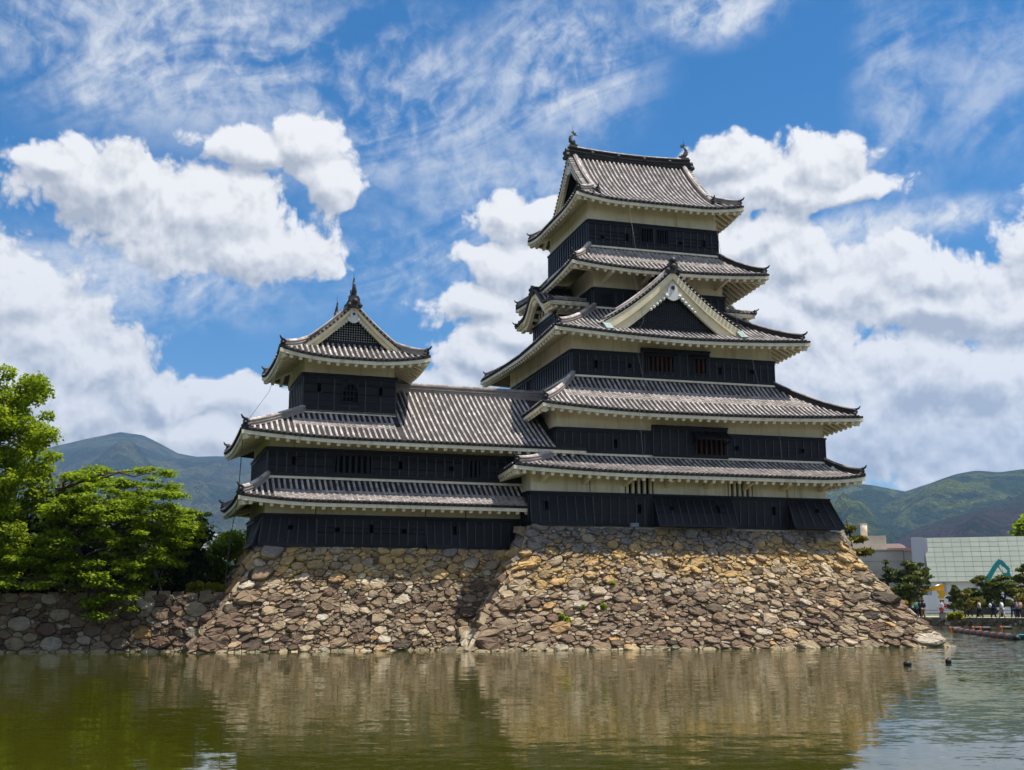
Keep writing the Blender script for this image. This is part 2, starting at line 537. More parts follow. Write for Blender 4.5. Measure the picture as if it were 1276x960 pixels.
def mk_forest(name, cols, patch_scale):
    m, N, b, out = new_mat(name)
    pos = N.n('ShaderNodeNewGeometry').outputs['Position']
    big = N.noise(pos, patch_scale, 6, 0.62, 0.6)
    mid = N.noise(pos, patch_scale * 9, 4, 0.7)
    f = N.math('ADD', N.math('MULTIPLY', big, 0.8), N.math('MULTIPLY', mid, 0.2))
    n = len(cols)
    c = N.ramp(f, [(0.38 + 0.24 * i / (n - 1), c_) for i, c_ in enumerate(cols)])
    fine = N.noise(pos, patch_scale * 60, 3, 0.8)
    c = N.mix(1.0, c, N.ramp(fine, [(0.25, (0.30, 0.30, 0.30)), (0.75, (1.7, 1.7, 1.7))]), 'MULTIPLY')
    N.link(c, b.inputs['Base Color'])
    b.inputs['Roughness'].default_value = 0.95
    b.inputs['Specular IOR Level'].default_value = 0.05
    bump(N, b, N.math('ADD', fine, N.math('MULTIPLY', mid, 2.0)), 1.0, 30.0)


mk_forest('forest_far', [(0.012, 0.022, 0.020), (0.030, 0.050, 0.020), (0.012, 0.028, 0.018), (0.075, 0.085, 0.040), (0.016, 0.034, 0.018), (0.075, 0.056, 0.055)], 0.0011)
mk_forest('forest_near', [(0.010, 0.024, 0.014), (0.024, 0.050, 0.014), (0.010, 0.026, 0.015), (0.095, 0.120, 0.022), (0.014, 0.034, 0.016), (0.030, 0.052, 0.018)], 0.0012)
mk_forest('forest_brown', [(0.012, 0.026, 0.014), (0.060, 0.040, 0.042), (0.014, 0.030, 0.015), (0.070, 0.046, 0.048), (0.022, 0.036, 0.016), (0.050, 0.040, 0.036)], 0.0022)


# ------------------------------------------------------------------ object helpers
OFF = {}


def thing(name, label, cat, loc=(0, 0, 0), rotz=0.0, group=None, off=None):
    o = bpy.data.objects.new(name, None)
    COL.objects.link(o)
    o.empty_display_size = 0.5
    o.location = loc
    o.rotation_euler = (0, 0, rotz)
    tag(o, label, cat, group)
    OFF[o.name] = np.array(off if off is not None else loc, float)
    return o


def tag(o, label=None, cat=None, group=None, kind=None):
    if label:
        o['label'] = label
    if cat:
        o['category'] = cat
    if group:
        o['group'] = group
    if kind:
        o['kind'] = kind
    return o


def root_of(o):
    while o.parent is not None:
        o = o.parent
    return o


class MB:
    """collects shapes, then links them as one mesh object"""

    def __init__(self):
        self.v, self.f, self.m, self.s = [], [], [], []

    def add(self, verts, faces, mi=0, smooth=False):
        k = len(self.v)
        self.v.extend([tuple(p) for p in verts])
        for f in faces:
            self.f.append(tuple(i + k for i in f))
            self.m.append(mi)
            self.s.append(smooth)

    def hexa(self, p, mi=0):
        """p: 8 corners, bottom ring 0-3 then top ring 4-7"""
        self.add(p, [(0, 3, 2, 1), (4, 5, 6, 7), (0, 1, 5, 4), (1, 2, 6, 5), (2, 3, 7, 6), (3, 0, 4, 7)], mi)

    def box(self, x0, x1, y0, y1, z0, z1, mi=0):
        self.hexa([(x0, y0, z0), (x1, y0, z0), (x1, y1, z0), (x0, y1, z0), (x0, y0, z1), (x1, y0, z1), (x1, y1, z1), (x0, y1, z1)], mi)

    def bar(self, a, b, w, h, mi=0, up=(0, 0, 1)):
        """rectangular bar from a to b"""
        a, b, up = np.array(a, float), np.array(b, float), np.array(up, float)
        d = b - a
        d /= np.linalg.norm(d)
        s = np.cross(d, up)
        s = s / (np.linalg.norm(s) + 1e-9) * w / 2
        u = np.cross(s, d)
        u = u / (np.linalg.norm(u) + 1e-9) * h / 2
        self.hexa([a - s - u, a + s - u, b + s - u, b - s - u, a - s + u, a + s + u, b + s + u, b - s + u], mi)

    def tube(self, pts, rad, n=7, mi=0, cap=True, smooth=True):
        pts = [np.array(p, float) for p in pts]
        if not hasattr(rad, '__len__'):
            rad = [rad] * len(pts)
        vs, k = [], len(pts)
        pu = None
        for i, p in enumerate(pts):
            d = pts[min(i + 1, k - 1)] - pts[max(i - 1, 0)]
            d = d / (np.linalg.norm(d) + 1e-9)
            ref = np.array([0, 0, 1.0]) if abs(d[2]) < 0.9 else np.array([1.0, 0, 0])
            if pu is not None:
                ref = pu
            s = np.cross(d, ref)
            s /= np.linalg.norm(s) + 1e-9
            u = np.cross(s, d)
            pu = u
            for j in range(n):
                a = 2 * math.pi * j / n
                vs.append(p + (s * math.cos(a) + u * math.sin(a)) * rad[i])
        fs = []
        for i in range(k - 1):
            for j in range(n):
                fs.append((i * n + j, i * n + (j + 1) % n, (i + 1) * n + (j + 1) % n, (i + 1) * n + j))
        if cap:
            fs.append(tuple(range(n))[::-1])
            fs.append(tuple((k - 1) * n + j for j in range(n)))
        self.add(vs, fs, mi, smooth)

    def sphere(self, c, r, mi=0, nu=10, nv=7, sc=(1, 1, 1)):
        vs, fs = [], []
        for i in range(nv + 1):
            t = math.pi * i / nv
            for j in range(nu):
                a = 2 * math.pi * j / nu
                vs.append((c[0] + r * sc[0] * math.sin(t) * math.cos(a), c[1] + r * sc[1] * math.sin(t) * math.sin(a), c[2] + r * sc[2] * math.cos(t)))
        for i in range(nv):
            for j in range(nu):
                fs.append((i * nu + j, (i + 1) * nu + j, (i + 1) * nu + (j + 1) % nu, i * nu + (j + 1) % nu))
        self.add(vs, fs, mi, True)

    def build(self, name, mats, parent=None):
        if not self.v:
            return None
        me = bpy.data.meshes.new(name)
        v = np.array(self.v, float)
        if parent is not None:
            v = v - OFF[root_of(parent).name]
        me.from_pydata(v.tolist(), [], self.f)
        if isinstance(mats, str):
            mats = [mats]
        for m in mats:
            me.materials.append(MAT[m])
        me.polygons.foreach_set('material_index', self.m)
        me.polygons.foreach_set('use_smooth', self.s)
        me.update()
        o = bpy.data.objects.new(name, me)
        COL.objects.link(o)
        if parent is not None:
            o.parent = parent
        return o


def quads_object(name, V, mats, parent=None, mat_idx=None):
    """V: (n,4,3) numpy array of separate quads -> one mesh object"""
    n = len(V)
    v = V.reshape(-1, 3).astype(np.float32)
    if parent is not None:
        v = v - OFF[root_of(parent).name].astype(np.float32)
    me = bpy.data.meshes.new(name)
    me.vertices.add(4 * n)
    me.vertices.foreach_set('co', v.ravel())
    me.loops.add(4 * n)
    me.loops.foreach_set('vertex_index', np.arange(4 * n, dtype=np.int32))
    me.polygons.add(n)
    me.polygons.foreach_set('loop_start', np.arange(0, 4 * n, 4, dtype=np.int32))
    if isinstance(mats, str):
        mats = [mats]
    for m in mats:
        me.materials.append(MAT[m])
    if mat_idx is not None:
        me.polygons.foreach_set('material_index', mat_idx)
    me.update(calc_edges=True)
    me.validate()
    o = bpy.data.objects.new(name, me)
    COL.objects.link(o)
    if parent is not None:
        o.parent = parent
    return o


def copy_tree(o, parent=None):
    c = o.copy()
    COL.objects.link(c)
    c.parent = parent
    for ch in o.children:
        copy_tree(ch, c)
    return c
# ------------------------------------------------------------------ roofs
TILE = 0.29


class Slope:
    """one roof slope over an eave line from a to b (plan), n pointing inwards; d is measured from the eave"""

    def __init__(s, a, b, n, zd, lift, dmax, fade_d):
        s.a, s.b, s.n = np.array(a, float), np.array(b, float), np.array(n, float)
        s.L = float(np.linalg.norm(s.b - s.a))
        s.t = (s.b - s.a) / s.L
        s.zd, s.lift, s.dmax, s.fd = zd, lift, dmax, fade_d

    def z(s, q, d):
        return s.zd(d) + s.lift(q) * max(0.0, 1 - d / s.fd) ** 2

    def p(s, q, d, dz=0.0):
        xy = s.a + s.t * q + s.n * d
        return np.array([xy[0], xy[1], s.z(q, d) + dz])

    def sheet(s, mb, mi, dz=0.0, d0=0.0, breaks=(), rows=9, step=0.6, q0=0.0, q1=None, dcap=None):
        q1 = s.L if q1 is None else q1
        qs = sorted(set([q0, q1] + [b for b in breaks if q0 < b < q1] + list(np.linspace(q0, q1, max(2, int((q1 - q0) / step))))))
        vs, fs = [], []
        for q in qs:
            dm = s.dmax(q)
            if dcap is not None:
                dm = min(dm, dcap)
            dm = max(dm, d0 + 1e-3)
            for k in range(rows + 1):
                vs.append(s.p(q, d0 + (dm - d0) * k / rows, dz))
        for i in range(len(qs) - 1):
            for k in range(rows):
                a = i * (rows + 1) + k
                fs.append((a, a + rows + 1, a + rows + 2, a + 1))
        mb.add(vs, fs, mi, True)

    def edge(s, mb, mi, d, z0, z1, thick=0.06, step=0.5, q0=0.0, q1=None):
        """a strip hanging along the eave: z0..z1 below the sheet, thick towards the wall"""
        q1 = s.L if q1 is None else q1
        qs = np.linspace(q0, q1, max(2, int((q1 - q0) / step)))
        vs, fs = [], []
        for q in qs:
            dd = min(d, max(0.0, s.dmax(q)))
            e = s.p(q, dd)
            inn = np.array([s.n[0], s.n[1], 0]) * thick
            vs += [e + (0, 0, z1), e + (0, 0, z0), e + inn + (0, 0, z0), e + inn + (0, 0, z1)]
        for i in range(len(qs) - 1):
            a, b = i * 4, i * 4 + 4
            for j in range(4):
                fs.append((a + j, a + (j + 1) % 4, b + (j + 1) % 4, b + j))
        fs.append((0, 1, 2, 3))
        k = len(vs) - 4
        fs.append((k + 3, k + 2, k + 1, k))
        mb.add(vs, fs, mi)

    def ribs(s, mb, mi_rib, mi_end, q0, q1, band=None, mi_band=2, pitch=TILE, dlimit=None, r=0.070):
        n = max(1, int(round((q1 - q0) / pitch)))
        nn = np.array([s.n[0], s.n[1], 0.0])
        tt = np.array([s.t[0], s.t[1], 0.0])
        cs = [(math.cos(a), math.sin(a)) for a in np.linspace(0, math.pi, 5)]
        for i in range(n):
            q = q0 + (i + 0.5) * (q1 - q0) / n
            dm = s.dmax(q)
            if dlimit is not None:
                dm = min(dm, dlimit(q))
            if dm < 0.25:
                continue
            k = max(1, int(round(dm / 0.27)))
            ds = np.linspace(-0.04, dm, k + 1)
            pts = [s.p(q, max(0, d)) + nn * min(0, d) for d in ds]
            jit = random.uniform(-0.008, 0.008)
            vs, fs = [], []
            for j in range(k):
                p0, p1 = pts[j], pts[j + 1]
                dv = p1 - p0
                dv /= np.linalg.norm(dv)
                up = np.cross(tt, dv)
                if up[2] < 0:
                    up = -up
                b = len(vs)
                rr = r * random.uniform(0.95, 1.05)
                lo = 0.012
                for (pp, rad) in ((p0, rr), (p1 + dv * 0.02, rr * 0.86)):
                    for c_, s_ in cs:
                        vs.append(pp + tt * (c_ * rad + jit) + up * (s_ * rad * 1.05 + lo))
                for m in range(4):
                    fs.append((b + m, b + m + 1, b + 5 + m + 1, b + 5 + m))
                fs.append((b, b + 1, b + 2, b + 3, b + 4))
            mb.add(vs, fs, mi_rib, False)
            # round end tile at the eave
            p0 = pts[0] - nn * 0.015
            vs = [p0 + tt * (math.cos(a) * r * 1.15) + np.array([0, 0, math.sin(a) * r * 1.15 + 0.01]) for a in np.linspace(0, 2 * math.pi, 9)[:-1]]
            vs2 = [v + nn * 0.06 for v in vs]
            mb.add(vs + vs2, [tuple(range(8))] + [(j, (j + 1) % 8, 8 + (j + 1) % 8, 8 + j) for j in range(8)], mi_end)
            # pan tiles whose scalloped lower edges show between the ribs
            if band and i < n - 1 and band[2] <= q <= band[3]:
                D = s.dmax(q) if dlimit is None else min(s.dmax(q), dlimit(q))
                a0, a1 = band[0] * s.fd, min(band[1] * s.fd, D - 0.02)
                kk = max(1, int(round((a1 - a0) / 0.15)))
                pq = (q1 - q0) / n
                for j in range(kk):
                    d0 = a0 + (a1 - a0) * j / kk
                    d1 = a0 + (a1 - a0) * (j + 1) / kk
                    vs = []
                    for (d, lf) in ((d0, 0.085), (d1, 0.05)):
                        for (x, dzz) in ((0.0, 0.03), (0.25, 0.0), (0.5, -0.012), (0.75, 0.0), (1.0, 0.03)):
                            vs.append(s.p(q + x * pq, d, lf + dzz + random.uniform(-.004, .004)))
                    for x in (0.0, 0.25, 0.5, 0.75, 1.0):
                        vs.append(s.p(q + x * pq, d0, 0.01))
                    fs = [(m, m + 1, m + 6, m + 5) for m in range(4)] + [(10 + m, 11 + m, m + 1, m) for m in range(4)]
                    mb.add(vs, fs, mi_band)

    def rafters(s, mb, mi, reach, q0, q1, pitch=0.5, w=0.17, h=0.21, drop=0.275, clip=None):
        n = max(1, int(round((q1 - q0) / pitch)))
        for i in range(n):
            q = q0 + (i + 0.5) * (q1 - q0) / n
            e = min(q, s.L - q)
            rch = reach if clip is None else min(reach, clip(q))
            if rch < 0.35:
                continue
            a = s.p(q, 0.10, -drop - h / 2)
            b = s.p(q, rch, -drop - h / 2)
            mb.bar(a, b, w, h, mi)


def ridge_sweep(mb, path, w, h, mi_side, mi_cap, base=-0.05, cap_r=None):
    """stacked ridge of tiles: layered sides and a row of round tiles on top"""
    path = [np.array(p, float) for p in path]
    k = len(path)
    sides = []
    for i in range(k):
        d = path[min(i + 1, k - 1)] - path[max(i - 1, 0)]
        d[2] = 0
        d /= np.linalg.norm(d) + 1e-9
        sides.append(np.array([-d[1], d[0], 0]))
    prof = [(w * 0.5, base), (w * 0.5, h * 0.30), (w * 0.62, h * 0.30), (w * 0.62, h * 0.40), (w * 0.46, h * 0.42), (w * 0.46, h * 0.68), (w * 0.60, h * 0.68), (w * 0.60, h * 0.80)]
    prof = prof + [(-x, z) for x, z in prof[::-1]]
    m = len(prof)
    vs, fs = [], []
    for p, sd in zip(path, sides):
        for x, z in prof:
            vs.append(p + sd * x + np.array([0, 0, z]))
    for i in range(k - 1):
        for j in range(m - 1):
            fs.append((i * m + j, i * m + j + 1, (i + 1) * m + j + 1, (i + 1) * m + j))
    fs.append(tuple(range(m)))
    fs.append(tuple((k - 1) * m + j for j in range(m))[::-1])
    mb.add(vs, fs, mi_side)
    # cap
    r = cap_r or w * 0.40
    tot = sum(np.linalg.norm(path[i + 1] - path[i]) for i in range(k - 1))
    nt = max(2, int(tot / 0.3))
    seg = np.array([0] + list(np.cumsum([np.linalg.norm(path[i + 1] - path[i]) for i in range(k - 1)])))
    P = np.array(path)
    for j in range(nt):
        s0, s1 = tot * j / nt, tot * (j + 1) / nt + 0.02
        a = np.array([np.interp(s0, seg, P[:, c]) for c in range(3)])
        b = np.array([np.interp(s1, seg, P[:, c]) for c in range(3)])
        d = b - a
        hd = np.array([d[0], d[1], 0])
        hd /= np.linalg.norm(hd) + 1e-9
        sd = np.array([-hd[1], hd[0], 0])
        vs = []
        for (pp, rr) in ((a, r), (b, r * 0.9)):
            for t in np.linspace(0, math.pi, 6):
                vs.append(pp + sd * math.cos(t) * rr + np.array([0, 0, h * 0.78 + math.sin(t) * rr]))
        mb.add(vs, [(q, q + 1, q + 7, q + 6) for q in range(5)] + [(0, 1, 2, 3, 4, 5)], mi_cap)


def onigawara(mb, p, out, s=1.0, mi=0, horn=True):
    """ridge-end tile: a shield with scrolls and a forward roll of tile above it"""
    out = np.array([out[0], out[1], 0.0])
    out /= np.linalg.norm(out)
    sd = np.array([-out[1], out[0], 0])
    up = np.array([0, 0, 1.0])
    shape = [(-0.30, -0.10), (-0.34, 0.08), (-0.22, 0.18), (-0.24, 0.34), (-0.12, 0.46), (0.0, 0.52), (0.12, 0.46), (0.24, 0.34), (0.22, 0.18), (0.34, 0.08), (0.30, -0.10)]
    k = len(shape)
    f = [p + sd * x * s + up * z * s + out * 0.10 * s for x, z in shape]
    b = [p + sd * x * s + up * z * s - out * 0.06 * s for x, z in shape]
    mb.add(f + b, [tuple(range(k)), tuple(range(k, 2 * k))[::-1]] + [(i, (i + 1) % k, k + (i + 1) % k, k + i) for i in range(k)], mi)
    mb.sphere(p + up * 0.2 * s + out * 0.12 * s, 0.14 * s, mi, 8, 5)
    for sg in (-1, 1):
        mb.sphere(p + sd * sg * 0.26 * s + up * 0.02 * s + out * 0.08 * s, 0.11 * s, mi, 7, 5)
    if horn:
        c = p + up * 0.42 * s
        mb.tube([c - out * 0.1 * s, c + out * 0.16 * s, c + out * 0.34 * s + up * 0.08 * s, c + out * 0.46 * s + up * 0.24 * s], [0.09 * s, 0.09 * s, 0.075 * s, 0.045 * s], 7, mi)


def shachihoko(name, base, toward, parent, s=1.0):
    """fish-shaped ridge finial standing on its head, tail curling up; toward = plan direction it faces"""
    t = np.array([toward[0], toward[1], 0.0])
    t /= np.linalg.norm(t)
    sd = np.array([-t[1], t[0], 0])
    up = np.array([0, 0, 1.0])
    b = np.array(base, float)
    P = lambda x, z: b + t * x * s + up * z * s
    mb = MB()
    pts = [P(0.42, 0.10), P(0.22, 0.16), P(0.02, 0.26), P(-0.12, 0.46), P(-0.15, 0.70), P(-0.07, 0.92), P(0.06, 1.08)]
    mb.tube(pts, [0.10 * s, 0.17 * s, 0.19 * s, 0.17 * s, 0.13 * s, 0.09 * s, 0.05 * s], 9, 0)
    mb.tube([P(0.30, 0.14), P(0.50, 0.22)], [0.09 * s, 0.04 * s], 6, 0)          # upper jaw
    mb.tube([P(0.28, 0.04), P(0.46, 0.03)], [0.07 * s, 0.03 * s], 6, 0)

    def fin(poly, th, off=0.0):
        f = [P(x, z) + sd * (off + th / 2) * s for x, z in poly]
        g = [P(x, z) + sd * (off - th / 2) * s for x, z in poly]
        k = len(poly)
        mb.add(f + g, [tuple(range(k)), tuple(range(k, 2 * k))[::-1]] + [(i, (i + 1) % k, k + (i + 1) % k, k + i) for i in range(k)], 0)
    fin([(0.02, 1.02), (-0.10, 1.32), (0.02, 1.22), (0.10, 1.38), (0.16, 1.18), (0.36, 1.22), (0.26, 1.08), (0.42, 0.98), (0.14, 0.98)], 0.07)      # tail
    fin([(-0.22, 0.30), (-0.36, 0.46), (-0.27, 0.50), (-0.36, 0.66), (-0.26, 0.70), (-0.30, 0.86), (-0.16, 0.88), (-0.12, 0.5)], 0.05)               # back fin
    for sg in (-1, 1):
        fin([(0.10, 0.22), (-0.02, 0.52), (0.08, 0.46), (0.16, 0.52), (0.20, 0.28)], 0.04, sg * 0.19)
    mb.box(b[0] - 0.32 * s, b[0] + 0.32 * s, b[1] - 0.2 * s, b[1] + 0.2 * s, b[2] - 0.1 * s, b[2] + 0.1 * s, 0)
    o = mb.build(name, 'bronze', parent)
    m2 = MB()
    m2.tube([P(0.05, 1.1), P(0.05, 1.85)], [0.018, 0.008], 5, 0)
    return o, m2


def gable_trim(M, half, zc, a_verge, a_panel, zbase, parent, lattice=True, slices=18, pendant=True, board_h=0.42, step_in=0.16, panel_base=None, panel_mat='gable_back'):
    """the triangular end of a roof: boards following the curve, a lattice panel, and a carved pendant.
    M(a,b,z): a outwards, b across; zc(b): underside of the tiles"""
    bs = np.linspace(-half, half, slices * 2 + 1)
    # boards, two steps
    mb = MB()
    for (a0, a1, top, h, hh) in ((a_verge - 0.12, a_verge, 0.0, board_h * 0.55, half), (a_verge - 0.12 - step_in, a_verge - 0.13, -board_h * 0.45, board_h * 0.75, half * 0.93)):
        bb = np.linspace(-hh, hh, slices * 2 + 1)
        vs, fs = [], []
        for b in bb:
            z1 = zc(b) + top
            z0 = z1 - h * (1.0 + 0.25 * abs(b) / half)
            vs += [M(a0, b, z0), M(a1, b, z0), M(a1, b, z1), M(a0, b, z1)]
        for i in range(len(bb) - 1):
            p, q = i * 4, i * 4 + 4
            fs += [(p + j, p + (j + 1) % 4, q + (j + 1) % 4, q + j) for j in range(4)]
        k = len(vs) - 4
        fs += [(0, 1, 2, 3), (k + 3, k + 2, k + 1, k)]
        mb.add(vs, fs, 0)
    mb.build('bargeboard', 'gable_cream', parent)
    # panel and lattice
    mb = MB()
    zb = panel_base if panel_base is not None else zbase
    h2 = half * 0.93
    bb = [b for b in np.linspace(-h2, h2, 31) if zc(b) - board_h * 0.9 > zb - 0.02]
    vs, fs = [], []
    for b in bb:
        vs += [M(a_panel, b, zb), M(a_panel, b, zc(b) - board_h * 0.6)]
    for i in range(len(bb) - 1):
        fs.append((i * 2, i * 2 + 2, i * 2 + 3, i * 2 + 1))
    mb.add(vs, fs, 0)
    mb.build('gable_panel', panel_mat, parent)
    if lattice:
        mb = MB()
        lo, hi = zb + 0.28, zc(0) - board_h * 1.15
        st = 0.13
        b = -h2
        inner = lambda b: zc(b) - board_h * 1.15
        while b < h2:
            t = inner(b)
            if t > lo + 0.1:
                mb.bar(M(a_panel + 0.03, b, lo), M(a_panel + 0.03, b, t), 0.055, 0.05, 0, up=np.array(M(1, 0, 0)) - np.array(M(0, 0, 0)))
            b += st
        z = lo
        while z < hi:
            ok = [b for b in np.linspace(-h2, h2, 121) if inner(b) > z]
            if len(ok) > 2:
                mb.bar(M(a_panel + 0.035, ok[0], z), M(a_panel + 0.035, ok[-1], z), 0.05, 0.05, 0)
            z += st
        # plain boarding under the lattice
        ok = [b for b in np.linspace(-h2, h2, 121) if inner(b) > zb + 0.1]
        mb.bar(M(a_panel + 0.03, ok[0], zb + 0.12), M(a_panel + 0.03, ok[-1], zb + 0.12), 0.06, 0.24, 0)
        mb.build('gable_lattice', 'black_board', parent)
    if pendant:
        mb = MB()
        c = zc(0) - board_h * 1.05
        sc = half / 4.2 * 0.8
        a0, a1 = a_verge - 0.14, a_verge - 0.02
        shape = [(0, -1.15), (0.16, -1.08), (0.36, -0.92), (0.47, -0.72), (0.46, -0.55), (0.36, -0.47), (0.22, -0.50), (0.27, -0.40), (0.25, -0.12), (0.14, 0.12), (0, 0.26)]
        shape = shape + [(-x, z) for x, z in shape[-2:0:-1]]
        k = len(shape)
        sc = max(0.52, sc)
        f = [M(a1, x * sc * 1.45, c + z * sc * 0.95) for x, z in shape]
        g = [M(a0, x * sc * 1.45, c + z * sc * 0.95) for x, z in shape]
        mb.add(list(f) + list(g), [tuple(range(k)), tuple(range(k, 2 * k))[::-1]] + [(i, (i + 1) % k, k + (i + 1) % k, k + i) for i in range(k)], 0)
        # side scrolls
        for sg in (-1, 1):
            scr = MB()
            for j in range(6):
                b = sg * (0.42 + j * 0.2) * sc * 1.2
                scr.sphere(M(a0 + 0.06, b, zc(b) - board_h * 1.25 - 0.03), (0.14 - 0.010 * j) * sc * 1.15, 0, 7, 5)
            scr.build('carved_scroll', 'carved_white', parent)
        po = mb.build('gable_pendant', 'carved_white', parent)
        mb = MB()
        ctr = np.array(M(a1 + 0.02, 0, c - 0.14 * sc))
        ring = [np.array(M(a1 + 0.02, 0.15 * sc * math.cos(t), c - 0.14 * sc + 0.15 * sc * math.sin(t))) for t in np.linspace(0, 2 * math.pi, 13)[:-1]]
        ring2 = [np.array(M(a1 - 0.02, 0.15 * sc * math.cos(t), c - 0.14 * sc + 0.15 * sc * math.sin(t))) for t in np.linspace(0, 2 * math.pi, 13)[:-1]]
        mb.add(ring + ring2, [tuple(range(12))] + [(j, (j + 1) % 12, 12 + (j + 1) % 12, 12 + j) for j in range(12)], 1)
        mb.v and mb.build('pendant_boss', ['carved_white', 'ornament'], parent)


def verge_tiles(mb, M, half, ztop, a0, a1, mi=0, mi_end=1):
    """short round tiles lying across the sloping edge of a gable"""
    # arc positions along the curve
    bs = np.linspace(0, half, 60)
    zs = [ztop(b) for b in bs]
    L = [0]
    for i in range(59):
        L.append(L[-1] + math.hypot(bs[i + 1] - bs[i], zs[i + 1] - zs[i]))
    for sg in (-1, 1):
        for s_ in np.arange(0.2, L[-1], 0.26):
            b = float(np.interp(s_, L, bs))
            z = ztop(b)
            dz = (ztop(b + 0.05) - ztop(b - 0.05)) / 0.1
            nb, nz = -dz, 1.0
            q = math.hypot(nb, nz)
            r = 0.085
            vs = []
            for a in (a0, a1):
                for t in np.linspace(-0.25, math.pi + 0.25, 6):
                    tb, tz = nz / q, -nb / q
                    vs.append(M(a, sg * (b + (tb * math.cos(t) + nb / q * math.sin(t)) * r), z + (tz * math.cos(t) + nz / q * math.sin(t)) * r))
            mb.add(vs, [(i, i + 1, i + 7, i + 6) for i in range(5)], mi)
            mb.add(vs[6:], [(0, 1, 2, 3, 4, 5)], mi_end)


TILES = ['tile_pale', 'tile_dark', 'tile_mid', 'plaster', 'ornament']


